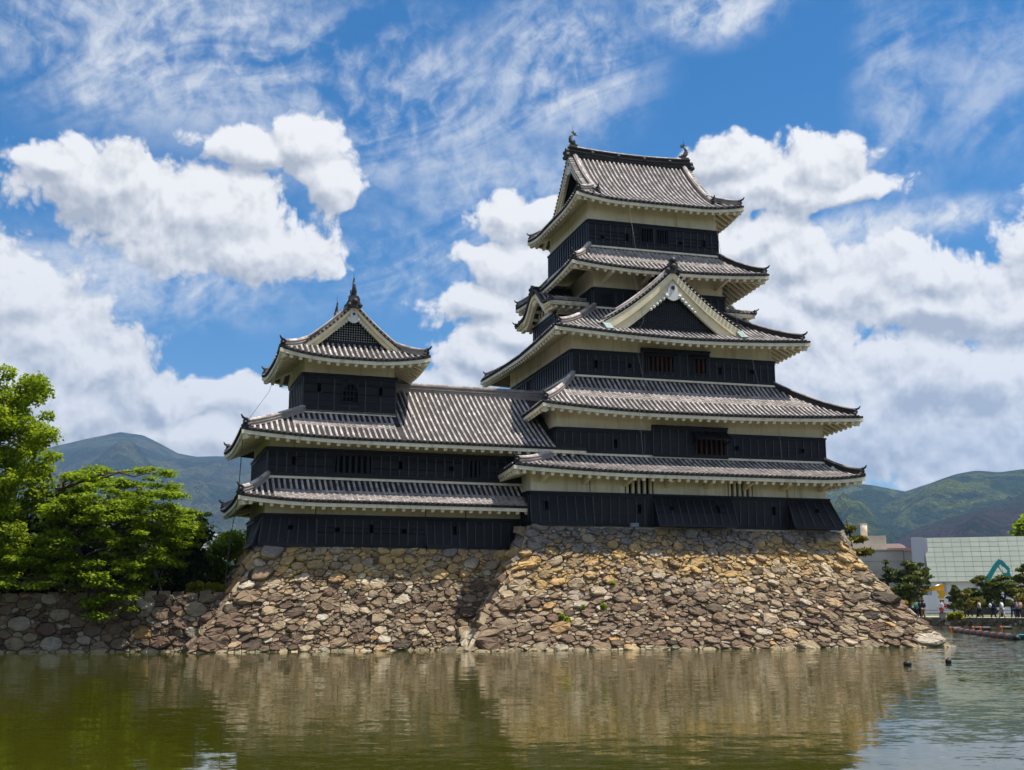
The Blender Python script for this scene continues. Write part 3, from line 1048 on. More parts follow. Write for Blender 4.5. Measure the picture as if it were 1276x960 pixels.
def skirt_roof(parent, outer, inner, wall, z_eave, z_top, lift, cave=0.25, bands=None, sides='FLRB', name='tiled_roof', label=None, dmaxF=None, horns=('FL', 'FR', 'BL', 'BR'), brackets=0, hip_h=0.32, rafter_pitch=0.5):
    """hipped apron of tiles around a storey. outer/inner/wall = (u0,u1,v0,v1)"""
    ou0, ou1, ov0, ov1 = outer
    iu0, iu1, iv0, iv1 = inner
    E = dict(L=iu0 - ou0, R=ou1 - iu1, F=iv0 - ov0, B=ov1 - iv1)
    prof = lambda t: z_eave + (z_top - z_eave) * ((1 - cave) * t + cave * t * t)

    def mk(a, b, n, D, El, Er):
        L = math.hypot(b[0] - a[0], b[1] - a[1])

        def lf(q):
            x = min(q / max(El, 0.3), (L - q) / max(Er, 0.3))
            return lift * max(0.0, 1 - x / 2.6) ** 2
        return Slope(a, b, n, lambda d: prof(d / D), lf, lambda q: D * max(0.0, min(1.0, q / El, (L - q) / Er)), D)
    S = dict(F=mk((ou0, ov0), (ou1, ov0), (0, 1), E['F'], E['L'], E['R']),
             L=mk((ou0, ov1), (ou0, ov0), (1, 0), E['L'], E['B'], E['F']),
             R=mk((ou1, ov0), (ou1, ov1), (-1, 0), E['R'], E['F'], E['B']),
             B=mk((ou1, ov1), (ou0, ov1), (0, -1), E['B'], E['R'], E['L']))
    mb = MB()
    for k, s in S.items():
        El, Er = {'F': ('L', 'R'), 'L': ('B', 'F'), 'R': ('F', 'B'), 'B': ('R', 'L')}[k]
        s.sheet(mb, 1, 0.0, 0.0, (E[El], s.L - E[Er]))
        s.edge(mb, 1, 0.0, -0.10, 0.02, 0.08)
        if k in sides:
            s.ribs(mb, 0, 1, 0.18, s.L - 0.18, band=(bands or {}).get(k))
    rf = mb.build(name, TILES, parent)
    if label:
        rf['label'] = label
    # eaves: white fascia, boarding and rafters
    mb = MB()
    reach = dict(F=min(E['F'], wall[2] - ov0), L=min(E['L'], wall[0] - ou0), R=min(E['R'], ou1 - wall[1]), B=min(E['B'], ov1 - wall[3]))
    for k, s in S.items():
        El, Er = {'F': ('L', 'R'), 'L': ('B', 'F'), 'R': ('F', 'B'), 'B': ('R', 'L')}[k]
        s.edge(mb, 0, 0.03, -0.295, -0.10, 0.12)
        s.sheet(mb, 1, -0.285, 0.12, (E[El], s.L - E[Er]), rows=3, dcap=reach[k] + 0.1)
        rl, rr = reach[El], reach[Er]
        cl = lambda q, s=s, rl=rl, rr=rr, rk=reach[k]: min(rk, rk * min(q / max(rl, .2), (s.L - q) / max(rr, .2))) - 0.05
        if k != 'B':
            s.rafters(mb, 0, reach[k] + 0.05, 0.35, s.L - 0.35, rafter_pitch, clip=lambda q, cl=cl, rk=reach[k]: rk + 0.05 if cl(q) >= rk - 0.06 else cl(q))
    # corner beams
    for cu, cv, iu, iv in ((ou0, ov0, wall[0], wall[2]), (ou1, ov0, wall[1], wall[2]), (ou0, ov1, wall[0], wall[3]), (ou1, ov1, wall[1], wall[3])):
        d = np.array([iu - cu, iv - cv])
        a = np.array([cu + d[0] * 0.10, cv + d[1] * 0.10, z_eave + lift * 0.85 - 0.40])
        b = np.array([iu, iv, z_eave + (z_top - z_eave) * 0.45 - 0.42])
        mb.bar(a, b, 0.22, 0.24, 0)
    if brackets:
        s = S['F']
        for i in range(brackets):
            u = wall[0] + 0.6 + (wall[1] - wall[0] - 1.0) * i / (brackets - 1)
            q = u - ou0
            zt = s.z(q, 0.6) - 0.47
            mb.bar((u, wall[2] + 0.02, zt - 0.30), (u, ov0 + 0.40, zt - 0.02), 0.18, 0.2, 0)
        q = ou0
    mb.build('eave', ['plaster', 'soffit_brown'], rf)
    # plaster seam where the roof meets the storey above
    mb = MB()
    for (a, b) in (((iu0 - .14, iv0 - .14), (iu1 + .14, iv0 - .14)), ((iu0 - .14, iv1), (iu0 - .14, iv0 - .14)), ((iu1 + .14, iv0 - .14), (iu1 + .14, iv1))):
        mb.bar((a[0], a[1], z_top + 0.03), (b[0], b[1], z_top + 0.03), 0.14, 0.11, 0)
    mb.build('seam', 'plaster', rf)
    # hip ridges and their end tiles
    for (cu, cv, iu, iv, tg) in ((ou0, ov0, iu0, iv0, 'FL'), (ou1, ov0, iu1, iv0, 'FR'), (ou0, ov1, iu0, iv1, 'BL'), (ou1, ov1, iu1, iv1, 'BR')):
        path = []
        for t in np.linspace(0.09, 1.0, 9):
            lf = lift * max(0.0, 1 - t / 2.6) ** 2 * (1 - t) ** 2
            path.append((cu + (iu - cu) * t, cv + (iv - cv) * t, prof(t) + lf + 0.04))
        mb = MB()
        ridge_sweep(mb, path, 0.30, hip_h, 2 if tg[1] == 'L' else 1, 0 if tg[1] == 'L' else 2)  # left hips in paler, sunlit tones; right hips in darker, shaded ones
        h = mb.build('hip_ridge', TILES, rf)
        if tg in horns:
            mb = MB()
            onigawara(mb, np.array(path[0]), (cu - iu, cv - iv), 0.72)
            mb.build('ridge_end_tile', 'ornament', rf)
    return rf, S


def irimoya(parent, M, ha, hb, z_eave, rise, eg, lift, cave=0.42, verge=0.35, name='tiled_roof', ridge_h=0.55, wall_ab=None, panel_base=None, shachi=True, show=('a-', 'b-', 'a+', 'b+'), Mdir=None, board_h=0.42, panel_mat='gable_back', panel_in=0.55):
    """hip-and-gable roof. M(a,b,z): a along the ridge (half length ha), b across (half width hb); eg = depth of the skirt under the gables"""
    prof = lambda d: z_eave + rise * ((1 - cave) * (d / hb) + cave * (d / hb) ** 2)
    P2 = lambda a, b: tuple(np.array(M(a, b, 0))[:2])
    D2 = lambda a, b: tuple((np.array(M(a, b, 0)) - np.array(M(0, 0, 0)))[:2])
    lf = lambda L: (lambda q: lift * max(0.0, 1 - min(q, L - q) / 3.2) ** 2)
    ev = eg - verge
    La, Lb = 2 * ha, 2 * hb

    def dm_long(q):
        e = min(q, La - q)
        return e if e < ev else hb
    S = {}
    S['b-'] = Slope(P2(-ha, -hb), P2(ha, -hb), D2(0, 1), prof, lf(La), dm_long, hb)
    S['b+'] = Slope(P2(ha, hb), P2(-ha, hb), D2(0, -1), prof, lf(La), dm_long, hb)
    S['a-'] = Slope(P2(-ha, hb), P2(-ha, -hb), D2(1, 0), prof, lf(Lb), lambda q: min(max(eg + 0.15, ev + panel_in + 0.06), q, Lb - q), hb)
    S['a+'] = Slope(P2(ha, -hb), P2(ha, hb), D2(-1, 0), prof, lf(Lb), lambda q: min(max(eg + 0.15, ev + panel_in + 0.06), q, Lb - q), hb)
    mb = MB()
    for k, s in S.items():
        if k[0] == 'b':
            s.sheet(mb, 1, 0, 0, (), rows=4, step=0.3, q0=0, q1=ev - 0.001)
            s.sheet(mb, 1, 0, 0, (), rows=10, q0=ev, q1=La - ev)
            s.sheet(mb, 1, 0, 0, (), rows=4, step=0.3, q0=La - ev + 0.001, q1=La)
        else:
            s.sheet(mb, 1, 0, 0, (eg, Lb - eg), rows=4)
        s.edge(mb, 1, 0.0, -0.10, 0.02, 0.08)
        if k in show:
            if k[0] == 'b':
                s.ribs(mb, 0, 1, 0.18, ev, None)
                s.ribs(mb, 0, 1, ev + 0.62, La - ev - 0.62, None)
                s.ribs(mb, 0, 1, La - ev, La - 0.18, None)
                for q in (ev + 0.30, La - ev - 0.30):
                    s.ribs(mb, 0, 1, q - 0.1, q + 0.1, None, dlimit=lambda q: hb)
            else:
                s.ribs(mb, 0, 1, 0.18, Lb - 0.18, None)
    # verge rows
    av = ha - ev
    for sg in (-1, 1):
        Ms = lambda a, b, z, sg=sg: np.array(M(sg * a, b, z))
        verge_tiles(mb, Ms, hb - ev - 0.05, lambda b: prof(hb - abs(b)) + 0.02, av - 0.34, av + 0.03, 0, 1)
    rf = mb.build(name, TILES, parent)
    # eaves
    mb = MB()
    wa, wb = wall_ab
    for k, s in S.items():
        reach = (hb - wb) if k[0] == 'b' else (ha - wa)
        oth = (ha - wa) if k[0] == 'b' else (hb - wb)
        s.edge(mb, 0, 0.03, -0.295, -0.10, 0.12)
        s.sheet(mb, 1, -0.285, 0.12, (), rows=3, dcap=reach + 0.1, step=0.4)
        s.rafters(mb, 0, reach + 0.05, 0.35, s.L - 0.35, 0.48, clip=lambda q, s=s, r=reach, o=oth: min(r + 0.05, r * min(q, s.L - q) / o - 0.05 if min(q, s.L - q) < o else 99))
    for sa in (-1, 1):
        for sb in (-1, 1):
            mb.bar(np.array(M(sa * (ha - 0.15), sb * (hb - 0.15), z_eave + lift - 0.42)), np.array(M(sa * wa, sb * wb, prof(min(ha - wa, hb - wb)) - 0.45)), 0.22, 0.24, 0)
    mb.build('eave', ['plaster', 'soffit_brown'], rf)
    # main ridge
    mb = MB()
    zr = prof(hb)
    path = []
    for a in np.linspace(-(av - 0.05), av - 0.05, 15):
        path.append(np.array(M(a, 0, zr - 0.05 + 0.18 * (a / av) ** 2)))
    ridge_sweep(mb, path, 0.42, ridge_h, 1, 0, base=-0.15)
    for i in range(4):
        a = -av * 0.62 + i * av * 0.42
        for sg in (-1, 1):
            mb.sphere(np.array(M(a, sg * 0.24, zr + ridge_h * 0.45)), 0.13, 4, 8, 5)
    mb.build('main_ridge', TILES, rf)
    outd = np.array(D2(1, 0))
    for sg in (-1, 1):
        mb = MB()
        onigawara(mb, np.array(M(sg * (av + 0.02), 0, zr - 0.05)), outd * sg, 1.15, 0, False)
        mb.build('ridge_end_tile', 'ornament', rf)
        # descending ridges at the verges and hip ridges at the corners
        for sb in (-1, 1):
            mb = MB()
            path = [np.array(M(sg * (av - 0.46), sb * (hb - d), prof(d) + 0.05)) for d in np.linspace(eg * 0.62, hb - 0.15, 12)]
            ridge_sweep(mb, path, 0.24, 0.34, 2, 0)
            mb.build('descending_ridge', TILES, rf)
            mb = MB()
            onigawara(mb, path[0] + np.array([0, 0, 0.02]), np.array(D2(0, sb)), 0.70)
            mb.build('ridge_end_tile', 'ornament', rf)
            path = []
            for d in np.linspace(0.20, eg + 0.1, 8):
                lft = lift * max(0.0, 1 - d / 3.2) ** 2 * max(0, 1 - d / hb) ** 2
                path.append(np.array(M(sg * (ha - d), sb * (hb - d), prof(d) + lft + 0.04)))
            mb = MB()
            ridge_sweep(mb, path, 0.28, 0.32, 2, 0)
            mb.build('hip_ridge', TILES, rf)
            mb = MB()
            onigawara(mb, path[0], path[0][:2] - path[-1][:2], 0.72)
            mb.build('ridge_end_tile', 'ornament', rf)
        Mg = lambda a, b, z, sg=sg: np.array(M(sg * a, b, z))
        gable_trim(Mg, hb - ev - 0.1, lambda b: prof(hb - abs(b)) - 0.02, av - 0.04, av - panel_in, prof(max(eg, ev + panel_in)) - 0.1, rf, board_h=board_h, panel_base=panel_base, panel_mat=panel_mat)
    rods = MB()
    if shachi:
        for sg in (-1, 1):
            o, m2 = shachihoko('shachihoko', np.array(M(sg * (av - 0.35), 0, zr + ridge_h * 0.85 + 0.16)), -outd * sg, rf, 0.80)
            rods.v, base = rods.v, len(rods.v)
            rods.f += [tuple(i + base for i in f) for f in m2.f]
            rods.v += m2.v
            rods.m += m2.m
            rods.s += m2.s
        rods.build('lightning_rod', 'cable', rf)
    return rf, S


# ------------------------------------------------------------------ walls
class Face:
    """front-like wall face: s along, n outwards"""

    def __init__(s, o, t, n):
        s.o, s.t, s.n = np.array(o, float), np.array(t, float), np.array(n, float)

    def p(s, q, d, z):
        xy = s.o + s.t * q + s.n * d
        return np.array([xy[0], xy[1], z])


def cell(mb, pm, s0, s1, z0, z1, d0, d1, mi=0, d1b=None):
    d1b = d1 if d1b is None else d1b
    mb.hexa([pm(s0, d1b, z0), pm(s1, d1b, z0), pm(s1, d0, z0), pm(s0, d0, z0), pm(s0, d1, z1), pm(s1, d1, z1), pm(s1, d0, z1), pm(s0, d0, z1)], mi)


def cladding(pm, s0, s1, z0, z1, openings, parent, name='board_cladding', batten=0.48, row=0.34, d=0.10, bat_d=0.035, caps=True, bat_w=0.05):
    """black weatherboards with battens, a top and a foot rail; openings are left free"""
    mb = MB()
    ss = sorted(set([s0, s1] + [x for o in openings for x in (o[0], o[1]) if s0 < x < s1]))
    zz = sorted(set([z0, z1] + [x for o in openings for x in (o[2], o[3]) if z0 < x < z1]))
    rows = []
    for a, b in zip(zz[:-1], zz[1:]):
        k = max(1, int(round((b - a) / row)))
        rows += [(a + (b - a) * i / k, a + (b - a) * (i + 1) / k) for i in range(k)]
    inside = lambda s, z: any(o[0] < s < o[1] and o[2] < z < o[3] for o in openings)
    for a, b in zip(ss[:-1], ss[1:]):
        k = max(1, int(round((b - a) / 2.4)))
        for i in range(k):
            x0, x1 = a + (b - a) * i / k, a + (b - a) * (i + 1) / k
            for (r0, r1) in rows:
                if inside((x0 + x1) / 2, (r0 + r1) / 2):
                    continue
                cell(mb, pm, x0, x1, r0, r1, 0.0, d - 0.022, 0, d)
    n = max(1, int(round((s1 - s0) / batten)))
    for i in range(n + 1):
        s = s0 + (s1 - s0) * i / n
        s = min(max(s, s0 + bat_w / 2), s1 - bat_w / 2)
        cuts = [z0 + 0.02] + sum([[o[2], o[3]] for o in sorted(openings, key=lambda o: o[2]) if o[0] - bat_w < s < o[1] + bat_w], []) + [z1 - 0.02]
        for a, b in zip(cuts[::2], cuts[1::2]):
            if b - a > 0.05:
                cell(mb, pm, s - bat_w / 2, s + bat_w / 2, a, b, d - 0.03, d + bat_d, 1)
    if caps:
        cell(mb, pm, s0 - 0.03, s1 + 0.03, z1 - 0.02, z1 + 0.07, 0, d + 0.10, 0)
        cell(mb, pm, s0, s1, z1 - 0.15, z1 - 0.025, d - 0.02, d + 0.045, 0)
        cell(mb, pm, s0, s1, z0 - 0.02, z0 + 0.13, d - 0.02, d + 0.05, 0)
    return mb.build(name, ['black_board', 'black_batten'], parent)


def loophole(pm, s, z, tall, parent):
    w, h = (0.20, 0.46) if tall else (0.24, 0.24)
    mb = MB()
    s0, s1, z0, z1 = s - w / 2, s + w / 2, z - h / 2, z + h / 2
    cell(mb, pm, s0, s1, z0, z1, 0.004, 0.012, 1)
    for (a, b, c, d) in ((s0 - .05, s0, z0 - .05, z1 + .05), (s1, s1 + .05, z0 - .05, z1 + .05), (s0, s1, z0 - .05, z0), (s0, s1, z1, z1 + .05)):
        cell(mb, pm, a, b, c, d, 0.05, 0.128, 0)
    mb.build('loophole', ['black_board', 'dark_void'], parent)
    return (s0, s1, z0, z1)


def barred_window(pm, s0, s1, z0, z1, parent, bars=5, bar_mat='black_board', name='barred_window', bar_w=0.09, horiz=False, depth=0.0, bar_d=(0.03, 0.10), frame=True):
    mb = MB()
    cell(mb, pm, s0, s1, z0, z1, 0.004 - depth, 0.014 - depth, 1)
    if frame:
        for (a, b, c, d) in ((s0 - .07, s0, z0 - .07, z1 + .07), (s1, s1 + .07, z0 - .07, z1 + .07), (s0, s1, z0 - .07, z0), (s0, s1, z1, z1 + .07)):
            cell(mb, pm, a, b, c, d, 0.05, 0.15, 0)
    w = mb.build(name, ['black_board', 'dark_void'], parent)
    mb = MB()
    for i in range(bars):
        f = (i + 0.5) / bars
        if horiz:
            z = z0 + (z1 - z0) * f
            cell(mb, pm, s0, s1, z - bar_w / 2, z + bar_w / 2, bar_d[0], bar_d[1], 0)
        else:
            s = s0 + (s1 - s0) * f
            cell(mb, pm, s - bar_w / 2, s + bar_w / 2, z0, z1, bar_d[0], bar_d[1], 0)
    mb.build('window_bars', bar_mat, parent)
    return (s0, s1, z0, z1)
# ------------------------------------------------------------------ the great keep
keep = thing('great_keep', 'tall five-roofed black and white castle keep on the right, taller of the two towers', 'castle keep', (0, 0, 6.1))
FR = lambda v0: Face((0, v0), (1, 0), (0, -1))
LF = lambda u0: Face((u0, 0), (0, 1), (-1, 0))
RF = lambda u1: Face((u1, 0), (0, 1), (1, 0))


def U(px, py, v):
    return float(at_v(px, py, v)[0])


def UZ(px, py, v):
    p = at_v(px, py, v)
    return float(p[0]), float(p[2])


def storey(root, rect, z0, z1, label=None, slab=None, inset=0.0):
    u0, u1, v0, v1 = rect
    mb = MB()
    mb.box(u0, u1, v0 + inset, v1, z0, z1, 0)
    if slab:
        for (a, b, c, d) in slab:
            mb.box(a, b, v0, v0 + inset - 0.004, c, d, 0)
    o = mb.build('storey_wall', 'plaster', root)
    if label:
        o['label'] = label
    return o


def shifted(face, dd=0.0):
    return lambda s, d, z: face.p(s, d + dd, z)


def flared(face, s0, s1, zt, k, kl=0.0, kr=0.0):
    def pm(s, d, z):
        h = max(0.0, zt - z)
        f = (s - s0) / (s1 - s0)
        return face.p(s + h * (kr * f - kl * (1 - f)), d + k * h, z)
    return pm


def sides(w, rect, zb0, zb1, left_open=(), right=True):
    u0, u1, v0, v1 = rect
    cladding(LF(u0).p, v0, v1, zb0, zb1, list(left_open), w, batten=0.46, bat_d=0.055, bat_w=0.10)
    if right:
        cladding(RF(u1).p, v0, v1, zb0, zb1, [], w)


# --- first storey
R1 = (-9.44, 7.89, -8.6, 8.2)
f1 = FR(-8.6)
wins1 = []
for (xa, xb, ya, yb) in ((778.4, 814.6, 597, 618.7), (906.4, 938.1, 602, 621.4)):
    wins1.append((U(xa, 605, -8.6), U(xb, 605, -8.6), 7.99, 8.92))
sl, x = [], R1[0]
for (a, b, c, d) in wins1:
    sl.append((x, a, 6.0, 9.3))
    sl += [(a, b, 6.0, c), (a, b, d, 9.3)]
    x = b
sl.append((x, R1[1], 6.0, 9.3))
w1 = storey(keep, R1, 6.0, 9.3, 'lowest storey with two barred openings in its white band', sl, 0.28)
for (a, b, c, d) in wins1:
    barred_window(f1.p, a, b, c, d, w1, 5, 'plaster', 'slit_window', 0.13, depth=0.28, bar_d=(-0.22, -0.02), frame=False)
for u in (U(735, 600, -8.6), U(980, 600, -8.6)):
    mb = MB()
    mb.box(u - 0.02, u + 0.02, -8.61, -8.60, 7.99, 8.85)
    mb.build('wall_joint', 'dark_void', w1)
ub = [R1[0] - 0.1] + [U(px, 637, -8.6) for px in (738, 813, 911, 980)] + [R1[1] + 0.1]
zt1, zb1_ = 7.92, 6.24
for i, (k, kl, kr) in enumerate(((0.20, 0.0, 0.0), (0.0, 0, 0), (0.48, 0.0, 0.0), (0.0, 0, 0), (0.48, 0.0, 0.30))):
    a, b = ub[i], ub[i + 1]
    pm = flared(f1, a, b, zt1, k, kl, kr) if k else f1.p
    ops = []
    for (px, py, tall) in ((680.4, 630, 1), (797.3, 634.3, 1), (834.3, 634, 0), (892, 635.2, 1), (964.6, 636.9, 1), (1012.6, 637.3, 0)):
        u, z = UZ(px, py, -8.75)
        if a < u < b:
            ops.append(loophole(pm, u, z, tall, w1))
    cladding(pm, a, b, zb1_, zt1, ops, w1, name='stone_drop_bay' if k else 'board_cladding')
    if k:
        mb = MB()
        h = zt1 - zb1_
        mb.hexa([f1.p(a + 0.03 - kl * h, 0, zb1_ + .01), f1.p(b - 0.03 + kr * h, 0, zb1_ + .01), f1.p(b - 0.03 + kr * h, k * h - 0.004, zb1_ + .01), f1.p(a + 0.03 - kl * h, k * h - .004, zb1_ + .01),
                 f1.p(a + 0.03, 0, zt1), f1.p(b - 0.03, 0, zt1), f1.p(b - 0.03, 0.004, zt1), f1.p(a + 0.03, 0.004, zt1)], 0)
        mb.build('bay_core', 'black_board', w1)
sides(w1, R1, zb1_, zt1)
# --- second storey
R2 = (-7.67, 8.39, -7.7, 7.5)
f2 = FR(-7.7)
w2 = storey(keep, R2, 9.6, 12.9, 'second storey with a propped-open awning window')
ops = []
for (px, py, tall) in ((766.1, 553.4, 1), (917, 559.2, 0), (998.4, 562.4, 0)):
    u, z = UZ(px, py, -7.7)
    ops.append(loophole(f2.p, u, z, tall, w2))
ua, ubb = U(811.8, 550, -7.7), U(904.5, 550, -7.7)
cladding(f2.p, R2[0] - 0.1, ua, 10.25, 11.5, [o for o in ops if o[0] < ua], w2)
cladding(f2.p, ubb, R2[1] + 0.1, 10.25, 11.5, [o for o in ops if o[0] > ua], w2)
pm = shifted(f2, 0.10)
mb = MB()
mb.box(ua + .01, ubb - .01, -7.80, -7.70, 10.16, 11.84)
mb.build('panel_core', 'black_board', w2)
xa, xb = U(864, 556, -7.8), U(901.5, 556, -7.8)
o = barred_window(pm, xa, xb, 10.34, 11.5, w2, 6, 'red_bar', bar_w=0.10)
cladding(pm, ua, ubb, 10.15, 11.82, [o], w2)
mb = MB()
q = [f2.p(xa - 0.12, 0.20, 11.62), f2.p(xb + 0.12, 0.20, 11.62), f2.p(xb + 0.12, 1.0, 11.12), f2.p(xa - 0.12, 1.0, 11.12)]
mb.hexa([p - (0, 0, .05) for p in q] + [p for p in q], 0)
for i in range(6):
    s = xa - 0.1 + (xb - xa + 0.2) * i / 5
    mb.bar(f2.p(s, 0.2, 11.65), f2.p(s, 1.0, 11.15), 0.05, 0.05)
mb.bar(f2.p(xa - 0.05, 0.22, 10.9), f2.p(xa - 0.05, 0.95, 11.1), 0.05, 0.05)
mb.bar(f2.p(xb + 0.05, 0.22, 10.9), f2.p(xb + 0.05, 0.95, 11.1), 0.05, 0.05)
mb.build('awning_shutter', 'black_board', w2)
sides(w2, R2, 10.25, 11.5)
# --- third storey
R3 = (-6.24, 6.18, -6.2, 6.9)
f3 = FR(-6.2)
w3 = storey(keep, R3, 14.3, 17.4, 'third storey with two red-barred windows')
ops = [loophole(f3.p, *UZ(px, py, -6.2), tall, w3) for (px, py, tall) in ((741.8, 454.5, 1), (783.7, 456.6, 0), (896.3, 463, 1), (935.8, 464.5, 0))]
ua, ubb = U(798, 452, -6.2), U(882.5, 455, -6.2)
cladding(f3.p, R3[0] - 0.1, ua, 14.85, 16.2, [o for o in ops if o[0] < ua], w3)
cladding(f3.p, ubb, R3[1] + 0.1, 14.85, 16.2, [o for o in ops if o[0] > ua], w3)
pm = shifted(f3, 0.10)
mb = MB()
mb.box(ua + .01, ubb - .01, -6.30, -6.20, 14.86, 16.5)
mb.build('panel_core', 'black_board', w3)
o1 = barred_window(pm, U(805, 454, -6.3), U(838, 454, -6.3), 15.23, 16.12, w3, 6, 'red_bar', bar_w=0.11)
o2 = barred_window(pm, U(861.5, 455, -6.3), U(878.5, 455, -6.3), 15.25, 16.12, w3, 3, 'red_bar', bar_w=0.11)
cladding(pm, ua, ubb, 14.85, 16.5, [o1, o2], w3)
mb = MB()
for o in (o1, o2):
    q = [f3.p(o[0] - 0.15, 0.24, 16.32), f3.p(o[1] + 0.15, 0.24, 16.32), f3.p(o[1] + 0.15, 0.46, 16.16), f3.p(o[0] - 0.15, 0.46, 16.16)]
    mb.hexa([p - (0, 0, .05) for p in q] + q, 0)
mb.build('window_hood', 'black_board', w3)
lop = [barred_window(LF(R3[0]).p, a, a + 0.8, 15.1, 16.0, w3, 3, 'red_bar', bar_w=0.1) for a in (1.6, 3.9)]
sides(w3, R3, 14.85, 16.2, lop)
# --- fourth storey
R4 = (-4.11, 4.22, -4.0, 3.7)
f4 = FR(-4.0)
w4 = storey(keep, R4, 19.0, 22.0, 'fourth storey half hidden behind the gable')
o = barred_window(f4.p, U(747.5, 374, -4.0), U(763.5, 375, -4.0), 19.55, 20.32, w4, 7, 'black_board', 'louvre_window', 0.05, True)
cladding(f4.p, R4[0] - 0.1, R4[1] + 0.1, 19.3, 20.56, [o], w4)
sides(w4, R4, 19.3, 20.56)
# --- fifth storey
R5 = (-4.35, 3.98, -3.9, 3.83)
f5 = FR(-3.9)
w5 = storey(keep, R5, 22.9, 26.3, 'topmost storey with a pair of barred windows')
ops = [loophole(f5.p, *UZ(px, py, -3.9), tall, w5) for (px, py, tall) in ((750, 296.3, 0), (780.7, 296.8, 1), (847, 304.4, 0), (876.3, 305, 1))]
for (xa, xb) in ((797.2, 812.4), (816.6, 831.7)):
    ops.append(barred_window(f5.p, U(xa, 297, -3.9), U(xb, 297, -3.9), 23.72, 24.58, w5, 5, 'black_board', bar_w=0.04))
cladding(f5.p, R5[0] - 0.1, R5[1] + 0.1, 23.25, 24.78, ops, w5)
sides(w5, R5, 23.25, 24.78)

# --- roofs
O1, O2, O3, O4 = (-10.78, 9.51, -10.1, 9.9), (-8.96, 10.09, -9.3, 9.0), (-7.82, 7.80, -7.9, 8.83), (-6.18, 6.32, -6.1, 5.8)
B = lambda a, b, lo, hi: (a, b, lo, hi)
r1, S1 = skirt_roof(keep, O1, R2, R1, 8.98, 10.10, 0.26, bands={'F': B(0.02, 0.50, 1.6, 19.2)}, label='lowest roof of the keep, a narrow apron of tiles', brackets=8)
r2, S2 = skirt_roof(keep, O2, R3, R2, 12.38, 14.72, 0.30, bands={'F': B(0.40, 0.70, 1.7, 16.6)}, label='second roof of the keep, the widest')
r3, S3 = skirt_roof(keep, O3, R4, R3, 16.90, 19.35, 0.34, label='third roof of the keep, carrying the triangular gable')
r4, S4 = skirt_roof(keep, O4, R5, R4, 21.38, 23.15, 0.30, bands={'F': B(0.42, 0.95, 1.2, 11.6)}, label='fourth roof of the keep under the top storey', brackets=4)
CU, CV = -0.135, -0.09
r5, S5 = irimoya(keep, lambda a, b, z: (CU + a, CV + b, z), 5.42, 5.11, 25.84, 4.55, 1.55, 0.36, cave=0.36, verge=0.38, wall_ab=(4.16, 3.86), show=('b-', 'a-', 'a+'), ridge_h=0.62, panel_in=1.05)
r5['label'] = 'topmost hip-and-gable roof with two fish finials'

# --- the big triangular gable on the third roof
gab = bpy.data.objects.new('dormer_gable', None)
COL.objects.link(gab)
gab.parent = keep
GC, GH, GZ0, GZ1 = -0.42, 4.25, 17.86, 21.16


def gz(b):
    x = max(-0.05, 1 - abs(b) / GH)
    return GZ0 + (GZ1 - GZ0) * (0.70 * x + 0.30 * x * x)


GM = lambda a, b, z: np.array((GC + b, -a, z))
gable_trim(GM, GH * 0.985, lambda b: gz(b) - 0.10, 7.12, 6.62, 17.55, gab, board_h=0.86, step_in=0.2, slices=22)
mb = MB()
for sg in (-1, 1):
    bs = np.linspace(0, GH, 14)
    vs, fs = [], []
    for a in (7.10, 3.9):
        for b in bs:
            vs.append(GM(a, sg * b, gz(b) - 0.02))
    for i in range(13):
        fs.append((i, i + 1, 14 + i + 1, 14 + i))
    mb.add(vs, fs, 1, True)
    # ribs down the gable slopes
    s_ = Slope((GC + sg * GH, -6.5 if sg > 0 else -3.9), (GC + sg * GH, -3.9 if sg > 0 else -6.5), (-sg, 0), lambda d: gz(GH - d), lambda q: 0.0, lambda q: GH, GH)
    s_.ribs(mb, 0, 1, 0.05, 2.5, None, pitch=0.3)
    # sloping ridge just behind the edge
    path = [GM(6.62, sg * b, gz(b) + 0.03) for b in np.linspace(0.25, GH * 0.80, 12)]
    ridge_sweep(mb, path, 0.26, 0.30, 2, 0)
    mb.bar(GM(6.95, sg * GH * 0.97, gz(GH) - 0.06), GM(7.72, sg * (GH * 0.97 - 0.02), gz(GH) - 0.62), 0.42, 0.07, 5)
verge_tiles(mb, GM, GH - 0.05, lambda b: gz(b) + 0.03, 6.78, 7.18, 0, 1)
for sg in (-1, 1):   # pale outermost row of tiles along each slope
    mb.tube([GM(6.80, sg * b, gz(b) + 0.13) for b in np.linspace(0.15, GH, 14)], 0.075, 6, 0)
ridge_sweep(mb, [GM(a, 0, GZ1 - 0.04) for a in (7.0, 6.4, 5.6, 4.6, 3.95)], 0.36, 0.42, 1, 0)
mb.build('gable_tiles', TILES + ['copper'], gab)
mb = MB()
onigawara(mb, np.array(GM(7.1, 0, GZ1 - 0.12)), (0, -1), 1.25, 0, False)
mb.tube([GM(6.9, 0, GZ1 + 0.52), GM(7.32, 0, GZ1 + 0.52)], 0.16, 9, 0)
mb.build('ridge_end_tile', 'ornament', gab)

